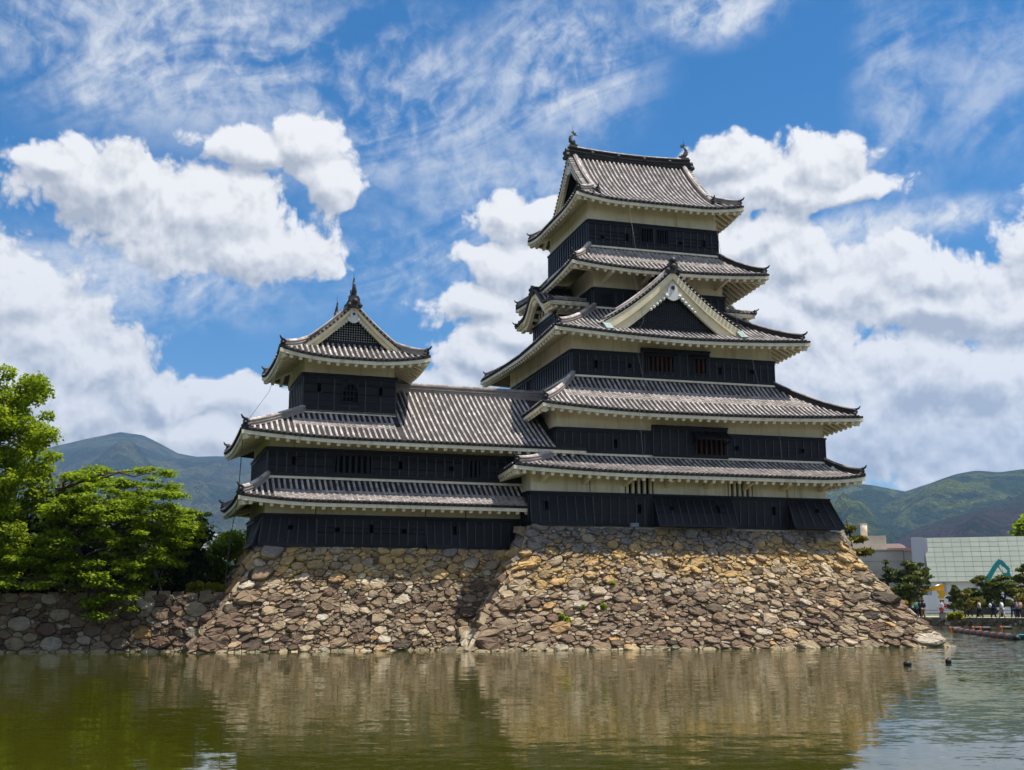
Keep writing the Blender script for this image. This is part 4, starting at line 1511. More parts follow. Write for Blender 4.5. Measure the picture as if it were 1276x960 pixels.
# --- curved-gable bays on the left and right slopes of the third roof
def bay(sg, vc, hw, u_wall, u_front):
    part = bpy.data.objects.new('curved_gable_bay', None)
    COL.objects.link(part)
    part.parent = keep
    ua = sorted((u_wall, u_front))
    mb = MB()
    mb.box(ua[0], ua[1], vc - hw, vc + hw, 19.42, 20.55, 0)
    mb.build('bay_wall', 'plaster', part)
    face = Face((u_front, 0), (0, 1), (sg, 0))
    cladding(face.p, vc - hw, vc + hw, 17.3, 19.45, [], part, batten=0.40, bat_d=0.06, bat_w=0.09)
    mb = MB()
    mb.box(ua[0], ua[1], vc - hw + .004, vc + hw - .004, 17.0, 19.41, 0)
    for i in range(5):
        u = ua[0] + (ua[1] - ua[0]) * (i + .5) / 5
        mb.box(u - .04, u + .04, vc - hw - .04, vc - hw, 17.5, 19.36, 0)
    mb.build('bay_base', 'black_board', part)
    HB = hw + 1.45

    def kz(b):
        b = abs(b)
        bell = 0.5 + 0.5 * math.cos(math.pi * min(1.0, b / 2.35))
        return 20.02 + 1.22 * bell - 0.10 * max(0, b - 2.35) + 0.05 * max(0, b - 2.9) ** 2
    bs = np.linspace(-HB, HB, 49)
    uo = u_front + sg * 0.85
    mb = MB()
    vs, fs = [], []
    for u in (uo, u_wall):
        for b in bs:
            vs.append((u, vc + b, kz(b)))
    for i in range(48):
        fs.append((i, i + 1, 49 + i + 1, 49 + i))
    mb.add(vs, fs, 1, True)
    # ribs following the curve
    n = int(abs(uo - u_wall) / 0.28)
    for i in range(n):
        u = uo + (u_wall - uo) * (i + 0.5) / n
        for s2 in (-1, 1):
            pts = [(u, vc + s2 * b, kz(b) + 0.04) for b in np.linspace(0.15, HB + 0.03, 16)]
            mb.tube(pts, 0.075, 6, 2 if i else 4)
    ridge_sweep(mb, [(u, vc, kz(0)) for u in np.linspace(uo - sg * 0.1, u_wall, 6)], 0.34, 0.42, 1, 4)
    for s2 in (-1, 1):
        pts = [(uo - sg * 0.05, vc + s2 * b, kz(b) + 0.12) for b in np.linspace(0.1, HB, 16)]
        mb.tube(pts, 0.10, 7, 4)
        ridge_sweep(mb, [(u, vc + s2 * (HB - 0.5), kz(HB - .5) + 0.02) for u in np.linspace(uo, u_wall, 6)], 0.24, 0.26, 2, 0)
    mb.build('bay_tiles', TILES, part)
    for (b_, dr, s_) in ((0, (sg, 0), 1.0), (-HB, (sg, -0.3), 0.55), (HB, (sg, 0.3), 0.55)):
        mb = MB()
        onigawara(mb, np.array((uo, vc + b_, kz(b_) - 0.02)), dr, s_, 0, b_ != 0)
        mb.build('ridge_end_tile', 'ornament', part)
    mb = MB()
    for (o0, o1, t0, t1, hb) in ((0.62, 0.78, -0.02, -0.36, HB * 0.97), (0.40, 0.62, -0.26, -0.62, HB * 0.90)):
        vs, fs = [], []
        bb = np.linspace(-hb, hb, 49)
        for b in bb:
            k = 1.0 if abs(b) < 2.4 else 0.8
            for (o_, z_) in ((o0, t1 * k), (o1, t1 * k), (o1, t0), (o0, t0)):
                vs.append((u_front + sg * o_, vc + b, kz(b) + z_))
        for i in range(48):
            fs += [(i * 4 + j, i * 4 + (j + 1) % 4, i * 4 + 4 + (j + 1) % 4, i * 4 + 4 + j) for j in range(4)]
        fs += [(0, 1, 2, 3), (192 + 3, 192 + 2, 192 + 1, 192)]
        mb.add(vs, fs, 0)
    mb.build('curved_bargeboard', 'gable_cream', part)
    for s2 in (-1, 1):      # side eaves of the bay
        mb = MB()
        mb.bar((uo, vc + s2 * (HB - 0.1), kz(HB) - 0.16), (u_wall, vc + s2 * (HB - 0.1), kz(HB) - 0.16), 0.10, 0.24)
        for i in range(5):
            u = u_wall + (uo - u_wall) * (i + 0.7) / 5.6
            mb.bar((u, vc + s2 * hw, kz(hw) - 0.38), (u, vc + s2 * (HB - 0.18), kz(HB) - 0.36), 0.15, 0.16)
        mb.add([(uo, vc + s2 * hw, kz(hw) - .20), (u_wall, vc + s2 * hw, kz(hw) - .20), (u_wall, vc + s2 * HB, kz(HB) - .20), (uo, vc + s2 * HB, kz(HB) - .20)], [(0, 1, 2, 3)])
        mb.build('eave', 'plaster', part)
    for i in range(9):      # curved rafters under the front
        mb = MB()
        b = -2.0 + 4.0 * i / 8
        mb.bar((u_front + sg * 0.02, vc + b, kz(b) - 0.46), (u_front + sg * 0.6, vc + b, kz(b) - 0.46), 0.12, 0.16)
        mb.build('rafter', 'plaster', part)
    mb = MB()
    vs, fs = [], []
    bb = np.linspace(-hw, hw, 21)
    for b in bb:
        vs += [(u_front + sg * 0.012, vc + b, 19.9), (u_front + sg * 0.012, vc + b, max(19.95, kz(b) - 0.3))]
    for i in range(20):
        fs.append((i * 2, i * 2 + 2, i * 2 + 3, i * 2 + 1))
    mb.add(vs, fs, 0)
    mb.build('bay_panel', 'soffit_brown', part)
    mb = MB()
    for b in (-1.2, -0.6, 0, 0.6, 1.2):
        mb.box(u_front + sg * 0.014 - .04, u_front + sg * 0.014 + .05, vc + b - 0.06, vc + b + 0.06, 19.9, kz(b) - 0.35)
    for (b, r) in ((0, .24), (-.28, .15), (.28, .15), (-.5, .1), (.5, .1)):
        mb.sphere((u_front + sg * 0.7, vc + b, kz(b) - 0.55 - (0.12 if b == 0 else 0)), r, 0, 8, 6, (.4, 1, 1))
    mb.build('carved_ornament', 'gable_cream', part)


bay(-1, 0.3, 2.25, -4.0, -5.79)
bay(1, 0.3, 2.25, 4.1, 5.85)

# --- lightning cables down the front
for us in ((-2.35, -2.55, -3.25, -3.6, -3.4), (3.15, 3.35, 3.75, 4.6, 5.1)):
    pts = [(us[0], -5.28, 25.80), (us[0] + 0.25, -5.9, 22.0), (us[1], -6.2, 21.28), (us[1] + 0.2, -7.3, 17.9), (us[2], -8.0, 16.82), (us[2] + 0.45, -8.5, 13.6), (us[3], -9.42, 12.30), (us[3] + 0.1, -9.6, 9.65), (us[4], -10.2, 8.9), (us[4] + 0.1, -9.3, 6.1)]
    mb = MB()
    mb.tube(pts, 0.009, 5)
    mb.build('lightning_cable', 'cable', keep)

# ------------------------------------------------------------------ the small keep with its connecting wing
TH = R(2.909)
WO = np.array([-9.44, -7.1, 0.0])
small = thing('small_keep', 'lower three-roofed black and white tower on the left with a long wing joining the keep', 'castle tower', (WO[0], WO[1], 5.0), TH, off=(0, 0, 5.0))


def wloc(u, v, z):
    c_, s_ = math.cos(TH), math.sin(TH)
    return np.array([WO[0] + c_ * u - s_ * v, WO[1] + s_ * u + c_ * v, z])


def to_loc(px, py, v):
    """sight line met with the wing plane at local depth v"""
    d = ray(px, py)
    nrm = np.array([-math.sin(TH), math.cos(TH), 0])
    o = WO + nrm * v
    t = np.dot(o - CAM, nrm) / np.dot(d, nrm)
    p = CAM + d * t - WO
    return float(p[0] * math.cos(TH) + p[1] * math.sin(TH)), float(p[2])


A1 = (-13.5, 2.0, 0.0, 7.4)
A2 = (-13.36, 3.0, 0.35, 7.7)
g1, g2 = FR(0.0), FR(0.35)
ww1 = storey(small, A1, 4.9, 7.5, 'lower storey of the wing')
zt, zb = 6.54, 5.02
xs = [A1[0] - 0.1] + [to_loc(px, 665, 0)[0] for px in (393.5, 530, 581)] + [A1[1]]
for i, k in enumerate((0.20, 0.0, 0.16, 0.0)):
    a, b = xs[i], xs[i + 1]
    pm = flared(g1, a, b, zt, k, 0.16 if i == 0 else 0.0, 0.0) if k else g1.p
    ops = []
    for (px, py, tall) in ((362.7, 657.7, 0), (420.3, 660.4, 0), (462.8, 659.4, 1), (503.6, 662.7, 0), (566, 661.4, 1)):
        u, z = to_loc(px, py, -0.05)
        if a < u < b:
            ops.append(loophole(pm, u, z, tall, ww1))
    cladding(pm, a, b, zb, zt, ops, ww1, name='stone_drop_bay' if k else 'board_cladding')
    if k:
        mb = MB()
        h = zt - zb
        kl = 0.16 if i == 0 else 0.0
        mb.hexa([g1.p(a + .03 - kl * h, 0, zb + .01), g1.p(b - .03, 0, zb + .01), g1.p(b - .03, k * h - .004, zb + .01), g1.p(a + .03 - kl * h, k * h - .004, zb + .01),
                 g1.p(a + .03, 0, zt), g1.p(b - .03, 0, zt), g1.p(b - .03, .004, zt), g1.p(a + .03, .004, zt)])
        mb.build('bay_core', 'black_board', ww1)
lf = LF(A1[0])
pm = flared(lf, 0, 7.4, zt, 0.34, 0.1, 0.0)
cladding(pm, 0.02, 3.0, zb - 0.05, zt, [], ww1, name='stone_drop_bay')
mb = MB()
h = zt - zb
mb.hexa([lf.p(0.05, 0, zb), lf.p(2.95, 0, zb), lf.p(2.95, .33 * h, zb), lf.p(0.05, .33 * h, zb), lf.p(.05, 0, zt), lf.p(2.95, 0, zt), lf.p(2.95, .004, zt), lf.p(.05, .004, zt)])
mb.build('bay_core', 'black_board', ww1)
cladding(lf.p, 3.0, 7.4, zb, zt, [], ww1)
for px in (393.5, 530.5, 580.5):
    u = to_loc(px, 635, 0)[0]
    mb = MB()
    mb.box(u - .02, u + .02, -.01, 0, 6.62, 7.35)
    mb.build('wall_joint', 'dark_void', ww1)
ww2 = storey(small, A2, 8.2, 10.9, 'upper storey of the wing')
ops = [loophole(g2.p, *to_loc(px, py, 0.35), tall, ww2) for (px, py, tall) in ((366, 574.5, 1), (498.6, 580.4, 1), (561.2, 584.7, 0))]
for (xa, xb, n) in ((417.3, 461.8, 6), (581, 597.4, 3)):
    ops.append(barred_window(g2.p, to_loc(xa, 575, .35)[0], to_loc(xb, 575, .35)[0], 8.78, 9.68, ww2, n, 'black_board', 'slit_window', 0.14, bar_d=(0.02, 0.12)))
cladding(g2.p, A2[0] - 0.1, A2[1], 8.58, 9.91, ops, ww2)
cladding(LF(A2[0]).p, A2[2], A2[3], 8.58, 9.91, [], ww2, batten=0.5)
# tower
AT = (-11.6, -6.84, 1.2, 6.13)
gt = FR(1.2)
tw = storey(small, AT, 11.4, 15.6, 'top storey of the small tower with an arched window')
ops = [loophole(gt.p, *to_loc(px, py, 1.2), 1, tw) for (px, py) in ((397.5, 483.5), (473.9, 489))]
ka, kb = to_loc(426, 485, 1.2)[0], to_loc(446.5, 485, 1.2)[0]
kz0, kz1 = 12.62, 13.62
cladding(gt.p, AT[0] - 0.1, AT[1] + 0.1, 12.02, 13.99, ops + [(ka, kb, kz0, kz1)], tw, batten=0.85, bat_d=0.012)
mb = MB()
kc, kh = (ka + kb) / 2, (kb - ka) / 2
arch = lambda t: (kz0 + 0.38) + (kz1 - kz0 - 0.38) * (max(0.0, 1 - (abs(t)) ** 2.2)) ** 0.6
cell(mb, gt.p, ka, kb, kz0, kz1, 0.004, 0.012, 1)
ts = np.linspace(-1, 1, 17)
for a, b in zip(ts[:-1], ts[1:]):       # bell-shaped head
    za, zb_ = min(arch(a), kz1 - 0.01), min(arch(b), kz1 - 0.01)
    mb.hexa([gt.p(kc + a * kh, .10, za), gt.p(kc + b * kh, .10, zb_), gt.p(kc + b * kh, .02, zb_), gt.p(kc + a * kh, .02, za), gt.p(kc + a * kh, .10, kz1), gt.p(kc + b * kh, .10, kz1), gt.p(kc + b * kh, .02, kz1), gt.p(kc + a * kh, .02, kz1)], 0)
    mb.bar(gt.p(kc + a * kh, .13, za), gt.p(kc + b * kh, .13, zb_), 0.06, 0.08, 0)
for sg in (-1, 1):
    cell(mb, gt.p, kc + sg * kh - 0.05, kc + sg * kh + 0.05, kz0 - 0.05, kz0 + 0.45, 0.05, 0.16, 0)
cell(mb, gt.p, ka - .08, kb + .08, kz0 - .08, kz0, 0.05, 0.16, 0)
for t in (-0.45, 0.0, 0.45):
    cell(mb, gt.p, kc + t * kh - .03, kc + t * kh + .03, kz0, arch(t), .05, .09, 0)
for z in (kz0 + .3, kz0 + .6):
    cell(mb, gt.p, ka, kb, z - .03, z + .03, .05, .085, 0)
mb.build('arched_window', ['black_board', 'dark_void'], tw)
cladding(LF(AT[0]).p, AT[2], AT[3], 12.02, 13.99, [], tw, batten=0.6, bat_d=0.05, bat_w=0.09)
cladding(RF(AT[1]).p, AT[2], AT[3], 12.02, 13.99, [], tw, batten=0.6)
# roofs
ra, SA = skirt_roof(small, (-14.94, 2.9, -1.42, 8.9), (-13.36, 2.8, 0.35, 7.7), (-13.5, 2.85, 0.0, 7.4), 7.18, 8.42, 0.26, bands={'F': B(0.02, 0.52, 1.5, 15.8)}, sides='FL', label='lower apron roof of the wing', horns=('FL', 'BL'))
# main roof of the wing
WZ0, WRISE, WD = 10.36, 3.55, 5.16
wz = lambda d: WZ0 + WRISE * (0.90 * d / WD + 0.10 * (d / WD) ** 2)
wl = lambda q: 0.30 * max(0, 1 - q / 6.0) ** 2
uL, uR, vF, vB = -14.9, 3.2, -1.26, 9.07
qT0, qT1 = 3.3, uL * -1 + AT[1]
sf = Slope((uL, vF), (uR, vF), (0, 1), wz, wl, lambda q: q / 3.3 * 2.46 if q < 3.3 else (2.52 if q < qT1 else WD), WD)
sb = Slope((uR, vB), (uL, vB), (0, -1), wz, lambda q: wl(18.1 - q), lambda q: min(WD, (18.1 - q) / 3.3 * 2.94) if q > 14.8 else WD, WD)
slf = Slope((uL, vB), (uL, vF), (1, 0), lambda d: wz(d / 3.3 * 2.46), lambda q: wl(min(q, 10.33 - q)), lambda q: 3.3 * max(0, min(1, q / 2.94, (10.33 - q) / 2.46)), WD)
mb = MB()
sf.sheet(mb, 1, q0=0, q1=qT0, rows=5)
sf.sheet(mb, 1, q0=qT0, q1=qT1 - .001, rows=5)
sf.sheet(mb, 1, q0=qT1, rows=9)
sb.sheet(mb, 1, rows=5)
slf.sheet(mb, 1, rows=6, breaks=(2.94, 10.33 - 2.46), step=0.4)
for s in (sf, sb, slf):
    s.edge(mb, 1, 0.0, -0.10, 0.02, 0.08)
sf.ribs(mb, 0, 1, 0.2, qT1 - 0.05, band=(0.20, 0.33, 2.6, qT1 + 0.3))
sf.ribs(mb, 0, 1, qT1 + 0.1, 16.4, band=None)
slf.ribs(mb, 0, 1, 0.2, 10.1)
for q in (qT1 + 1.05,):
    ridge_sweep(mb, [sf.p(q, d, 0.03) for d in np.linspace(2.5, 5.0, 8)], 0.12, 0.16, 0, 0)
rb = mb.build('tiled_roof', TILES, small)
rb['label'] = 'main roof of the wing, wrapping the foot of the small tower'
mb = MB()
for s, rch in ((sf, 1.6), (slf, 1.55)):
    s.edge(mb, 0, 0.03, -0.295, -0.10, 0.12)
    s.sheet(mb, 1, -0.285, 0.12, rows=3, dcap=rch)
    s.rafters(mb, 0, rch, 0.5, s.L - 0.5, 0.5, clip=lambda q, s=s: (q if s is sf else min(q, 10.33 - q)) * 0.95)
mb.bar((uL + .15, vF + .12, WZ0 - .12), (A2[0], A2[2], wz(1.6) - .45), .22, .24)
mb.build('eave', ['plaster', 'soffit_brown'], rb)
mb = MB()
mb.bar((AT[0] - .1, AT[2] - .08, wz(2.46) + .06), (AT[1] + .1, AT[2] - .08, wz(2.46) + .06), .14, .16)
mb.build('seam', 'plaster', rb)
mb = MB()
ridge_sweep(mb, [(u, vF + WD, wz(WD) - 0.03) for u in np.linspace(AT[1] + 0.02, uR - 0.6, 12)], 0.40, 0.46, 2, 2, base=-0.12)
mb.build('main_ridge', TILES, rb)
for (vv, v_in, vin2) in ((vF, 1, AT[2]), (vB, -1, AT[3])):
    path = []
    D_ = abs(vin2 - vv)
    for t in np.linspace(0.07, 1, 10):
        d = t * 2.46
        path.append((uL + 3.3 * t, vv + v_in * D_ * t, wz(d) + wl(3.3 * t) * max(0, 1 - d / WD) ** 2 + 0.04))
    mb = MB()
    ridge_sweep(mb, path, 0.28, 0.34, 2, 0)
    mb.build('hip_ridge', TILES, rb)
    mb = MB()
    onigawara(mb, np.array(path[0]), (-1, -0.8 * v_in), 0.8)
    mb.build('ridge_end_tile', 'ornament', rb)
# tower roof
TUC, TVC = (-13.11 - 5.25) / 2, 3.66
rt, ST = irimoya(small, lambda a, b, z: (TUC + b, TVC - a, z), 4.06, 3.93, 14.66, 3.12, 1.45, 0.40, cave=0.36, verge=0.34, wall_ab=(2.46, 2.38), show=('a+', 'b-', 'b+'), ridge_h=0.40, board_h=0.36, panel_mat='carved_white')
rt['label'] = 'hip-and-gable roof of the small tower, its gable facing the water'
mb = MB()
mb.tube([(-13.0, -0.2, 14.6), (-13.6, -0.6, 12.6), (-14.8, -1.25, 10.75)], 0.009, 5)
mb.tube([(-14.75, -0.2, 10.2), (-14.9, -0.9, 7.3), (-15.2, -1.0, 5.2), (-15.4, -1.1, 2.4)], 0.022, 5)
mb.build('lightning_cable', 'cable', small)
# ------------------------------------------------------------------ dry-stone walls
def clip_poly(poly, nx, ny, c):
    """keep nx*x+ny*y <= c"""
    out = []
    k = len(poly)
    for i in range(k):
        a, b = poly[i], poly[(i + 1) % k]
        fa, fb = nx * a[0] + ny * a[1] - c, nx * b[0] + ny * b[1] - c
        if fa <= 0:
            out.append(a)
        if (fa < 0 < fb) or (fb < 0 < fa):
            t = fa / (fa - fb)
            out.append((a[0] + (b[0] - a[0]) * t, a[1] + (b[1] - a[1]) * t))
    return out


def stone_face(mb, TL, TR, BL, BR, size=0.8, curve=1.2, seed=1, quoin=(True, True), aspect=1.45, relief=1.0, small_frac=0.45):
    rn = random.Random(seed)
    TL, TR, BL, BR = [np.array(p, float) for p in (TL, TR, BL, BR)]
    Wd = (np.linalg.norm(TR - TL) + np.linalg.norm(BR - BL)) / 2
    H = (np.linalg.norm(TL - BL) + np.linalg.norm(TR - BR)) / 2
    nrm = np.cross(BR - BL, TL - BL)
    nrm /= np.linalg.norm(nrm)

    def mp(x, y, d):
        h = y / H
        g = (1 - max(0, min(1, h))) ** curve if h <= 1 else 0
        def edge(T, Bp):
            p = T + (Bp - T) * g
            return np.array([p[0], p[1], Bp[2] + (T[2] - Bp[2]) * h])
        a, b = edge(TL, BL), edge(TR, BR)
        return a + (b - a) * (x / Wd) + nrm * d
    # backing
    nx_, ny_ = max(2, int(Wd / 1.0)), 10
    vs = [mp(Wd * i / nx_, H * j / ny_, -0.06) for j in range(ny_ + 1) for i in range(nx_ + 1)]
    mb.add(vs, [(j * (nx_ + 1) + i, j * (nx_ + 1) + i + 1, (j + 1) * (nx_ + 1) + i + 1, (j + 1) * (nx_ + 1) + i) for j in range(ny_) for i in range(nx_)], 1)
    # wedge stones packed into the joints
    for _ in range(int(Wd * H * 14 * small_frac)):
        x, y, s_ = rn.uniform(0.05, Wd - 0.05), rn.uniform(0.02, H - 0.02), rn.uniform(0.05, 0.13)
        k = rn.choice((4, 5, 5, 6))
        a0 = rn.uniform(0, 6)
        asp = rn.uniform(1.1, 2.2)
        ring = [(x + math.cos(a0 + 2 * math.pi * i / k) * s_ * asp * rn.uniform(.7, 1.2), y + math.sin(a0 + 2 * math.pi * i / k) * s_ * rn.uniform(.7, 1.2)) for i in range(k)]
        vs = [mp(px_, py_, -0.09) for px_, py_ in ring] + [mp(x + (px_ - x) * .7, y + (py_ - y) * .7, rn.uniform(-0.02, 0.02)) for px_, py_ in ring]
        mb.add(vs, [tuple(range(k, 2 * k))] + [(i, (i + 1) % k, k + (i + 1) % k, k + i) for i in range(k)], 0)
    # seeds: metric space (x, y*aspect)
    pts = []
    for side, on in ((0, quoin[0]), (1, quoin[1])):
        if not on:
            continue
        y = 0.1
        k = 0
        while y < H:
            st = rn.uniform(0.65, 1.0) * size * 1.05
            x = (1.05 if k % 2 else 0.60) * size
            pts.append((x if side == 0 else Wd - x, (y + st / 2) * aspect, (1.05 if k % 2 else 0.62) * size))
            y += st
            k += 1
    cellsz = size
    grid = {}

    def put(i):
        g = (int(pts[i][0] // cellsz), int(pts[i][1] // cellsz))
        grid.setdefault(g, []).append(i)
    for i in range(len(pts)):
        put(i)

    def ok(x, y, r):
        g = (int(x // cellsz), int(y // cellsz))
        for a in range(-2, 3):
            for b in range(-2, 3):
                for i in grid.get((g[0] + a, g[1] + b), ()):
                    dd = math.hypot(pts[i][0] - x, pts[i][1] - y)
                    if dd < (r + pts[i][2]) * 0.80:
                        return False
        return True
    area = Wd * H * aspect
    for (lo, hi, tries) in ((0.56, 0.82, 0.8), (0.40, 0.58, 2.2), (0.24, 0.40, 8.0), (0.12, 0.22, 26.0 * small_frac), (0.08, 0.12, 34.0 * small_frac)):
        for _ in range(int(area / (size * size) * tries)):
            x, y, r = rn.uniform(0.05, Wd - 0.05), rn.uniform(0.05, H * aspect - 0.05), rn.uniform(lo, hi) * size
            if ok(x, y, r):
                pts.append((x, y, r))
                put(len(pts) - 1)
    for i, (x, y, r) in enumerate(pts):
        poly = [(max(0, x - 2.2 * size), max(0, y - 2.2 * size)), (min(Wd, x + 2.2 * size), max(0, y - 2.2 * size)), (min(Wd, x + 2.2 * size), min(H * aspect, y + 2.2 * size)), (max(0, x - 2.2 * size), min(H * aspect, y + 2.2 * size))]
        g = (int(x // cellsz), int(y // cellsz))
        for a in range(-3, 4):
            for b in range(-3, 4):
                for j in grid.get((g[0] + a, g[1] + b), ()):
                    if j == i:
                        continue
                    X, Y, Rj = pts[j]
                    dx_, dy_ = X - x, Y - y
                    dd = dx_ * dx_ + dy_ * dy_
                    # power diagram: big seeds claim more
                    c_ = (X * X + Y * Y - x * x - y * y + 0.6 * (r * r - Rj * Rj)) / 2
                    poly = clip_poly(poly, dx_, dy_, c_)
                    if len(poly) < 3:
                        break
                if len(poly) < 3:
                    break
            if len(poly) < 3:
                break
        if len(poly) < 3:
            continue
        poly = [(px_, py_ / aspect) for px_, py_ in poly]
        cx = sum(p[0] for p in poly) / len(poly)
        cy = sum(p[1] for p in poly) / len(poly)
        rad = math.sqrt(max(1e-6, sum((p[0] - cx) ** 2 + (p[1] - cy) ** 2 for p in poly) / len(poly)))
        if rad < 0.06:
            continue
        # knock off corners so that blocks are angular and leave wedges of gap
        if rad > 0.16:
            for _ in range(rn.choice((1, 1, 2, 2, 3))):
                a_ = rn.uniform(0, 2 * math.pi)
                e_ = rad * rn.uniform(0.76, 1.1)
                nx2, ny2 = math.cos(a_), math.sin(a_)
                p2_ = clip_poly(poly, nx2, ny2, nx2 * cx + ny2 * cy + e_)
                if len(p2_) >= 3:
                    poly = p2_
            cx = sum(p[0] for p in poly) / len(poly)
            cy = sum(p[1] for p in poly) / len(poly)
        # corner cutting with uneven weights
        q = []
        for k in range(len(poly)):
            a, b = poly[k], poly[(k + 1) % len(poly)]
            ln = math.hypot(b[0] - a[0], b[1] - a[1])
            if ln < 0.04:
                q.append(((a[0] + b[0]) / 2, (a[1] + b[1]) / 2))
                continue
            t0, t1 = rn.uniform(0.02, 0.11), rn.uniform(0.02, 0.11)
            q.append((a[0] + (b[0] - a[0]) * t0, a[1] + (b[1] - a[1]) * t0))
            if ln > 0.6:
                m = rn.uniform(0.4, 0.6)
                o = rn.uniform(-0.07, 0.03) * ln
                q.append((a[0] + (b[0] - a[0]) * m - (b[1] - a[1]) / ln * o, a[1] + (b[1] - a[1]) * m + (b[0] - a[0]) / ln * o))
            q.append((b[0] - (b[0] - a[0]) * t1, b[1] - (b[1] - a[1]) * t1))
        gap = 0.006 + 0.014 * rn.random()
        bul = min(0.26, rad * rn.uniform(0.10, 0.32)) * relief
        tx, ty = rn.uniform(-0.32, 0.32), rn.uniform(-0.38, 0.16)
        off = rn.uniform(-0.05, 0.07) * relief
        rings = []
        for (sc, dz) in ((1.0, -0.14), (0.99, off), (0.94, off + bul * 0.75), (0.72, off + bul * 0.98)):
            ring = []
            for (px_, py_) in q:
                vx, vy = px_ - cx, py_ - cy
                l = math.hypot(vx, vy) + 1e-6
                f = max(0.2, (l - gap) / l) * sc
                wob = rn.uniform(-1, 1) * 0.03 * rad if sc < 0.99 else 0
                d = dz + (tx * vx + ty * vy) * (0.8 if dz > 0 else 0.3) + (rn.uniform(-1, 1) * 0.09 * rad * relief if sc < 0.98 else 0)
                ring.append(mp(cx + vx * f + wob, cy + vy * f + wob, d))
            rings.append(ring)
        k = len(q)
        vs = sum(rings, []) + [mp(cx + rn.uniform(-.1, .1) * rad, cy + rn.uniform(-.1, .1) * rad, off + bul * rn.uniform(0.8, 1.15))]
        fs = []
        for a in range(3):
            for j in range(k):
                fs.append((a * k + j, a * k + (j + 1) % k, (a + 1) * k + (j + 1) % k, (a + 1) * k + j))
        for j in range(k):
            fs.append((3 * k + j, 3 * k + (j + 1) % k, 4 * k))
        mb.add(vs, fs, 0, False)


# base of the great keep
KT = dict(FL=(-9.75, -8.95, 6.12), FR=(8.45, -8.95, 6.12), BL=(-9.75, 9, 6.12), BR=(8.45, 9, 6.12))
KB = dict(FL=(-13.9, -12.3, -0.5), FR=(12.75, -13.2, -0.5), BL=(-13.6, 13, -0.5), BR=(13.0, 13, -0.5))
base_k = thing('keep_stone_base', 'sloping dry-stone base under the great keep, warm tan stones near its top', 'stone base', (0, 0, 0))
mb = MB()
stone_face(mb, KT['FL'], KT['FR'], KB['FL'], KB['FR'], 0.82, 1.25, 3, small_frac=0.6)
mb.build('front_face', ['stone', 'stone_gap'], base_k)
mb = MB()
stone_face(mb, KT['BL'], KT['FL'], KB['BL'], KB['FL'], 1.0, 1.25, 4, (False, True), small_frac=0.15)
mb.build('side_face', ['stone', 'stone_gap'], base_k)
mb = MB()
stone_face(mb, KT['FR'], KT['BR'], KB['FR'], KB['BR'], 1.0, 1.25, 5, (True, False), small_frac=0.2)
mb.build('side_face', ['stone', 'stone_gap'], base_k)
mb = MB()
mb.box(-9.7, 8.4, -8.9, 9, 5.9, 6.10)
mb.build('top_bed', 'stone_gap', base_k)
# base of the wing, in the wing's own frame
base_w = thing('wing_stone_base', 'sloping dry-stone base under the small keep and its wing', 'stone base', (WO[0], WO[1], 0), TH, off=(0, 0, 0))
WT = dict(FL=(-13.75, -0.30, 4.98), FR=(0.8, -0.30, 4.98), BL=(-13.75, 8, 4.98))
WB = dict(FL=(-17.4, -2.6, -0.5), FR=(0.8, -2.6, -0.5), BL=(-17.2, 11, -0.5))
mb = MB()
stone_face(mb, WT['FL'], WT['FR'], WB['FL'], WB['FR'], 0.78, 1.25, 6, (True, False), small_frac=0.6)
mb.build('front_face', ['stone', 'stone_gap'], base_w)
mb = MB()
stone_face(mb, WT['BL'], WT['FL'], WB['BL'], WB['FL'], 1.0, 1.25, 7, (False, True), small_frac=0.15)
mb.build('side_face', ['stone', 'stone_gap'], base_w)
mb = MB()
mb.box(-13.7, 0.8, -0.25, 8, 4.7, 4.96)
mb.build('top_bed', 'stone_gap', base_w)
# low moat wall running off to the left
low = thing('moat_wall', 'low dark dry-stone wall along the water under the trees on the left', 'stone wall', (0, 0, 0))
mb = MB()
LWr, LWl = np.array([-24.6, -9.0]), np.array([-66.0, -3.0])
stone_face(mb, (LWl[0], LWl[1] + 0.7, 2.70), (LWr[0], LWr[1] + 0.7, 2.62), (LWl[0], LWl[1], -0.3), (LWr[0], LWr[1], -0.3), 0.80, 1.0, 8, (False, False))
mb.build('wall_face', ['stone_low', 'stone_gap'], low)
mb = MB()
rn = random.Random(5)
for i in range(66):     # coping stones
    t0, t1 = i / 66, (i + 1) / 66 - 0.0012
    a, b = LWl + (LWr - LWl) * t0, LWl + (LWr - LWl) * t1
    h0 = rn.uniform(-0.06, 0.10)
    mb.hexa([(a[0], a[1] + .62, 2.3), (b[0], b[1] + .62, 2.3), (b[0], b[1] + 1.3, 2.3), (a[0], a[1] + 1.3, 2.3),
             (a[0] + .03, a[1] + .66 + rn.uniform(-.06, .06), 2.72 + h0), (b[0] - .03, b[1] + .66 + rn.uniform(-.06, .06), 2.72 + h0 + rn.uniform(-.05, .05)), (b[0] - .03, b[1] + 1.3, 2.72 + h0), (a[0] + .03, a[1] + 1.3, 2.72 + h0)])
mb.build('coping', 'stone_low', low)

# ------------------------------------------------------------------ water, island, far ground
mb = MB()
mb.add([(-1500, -900, 0), (1500, -900, 0), (1500, 400, 0), (-1500, 400, 0)], [(0, 1, 2, 3)])
wat = tag(mb.build('moat_water', 'moat_water'), kind='structure')
mb = MB()
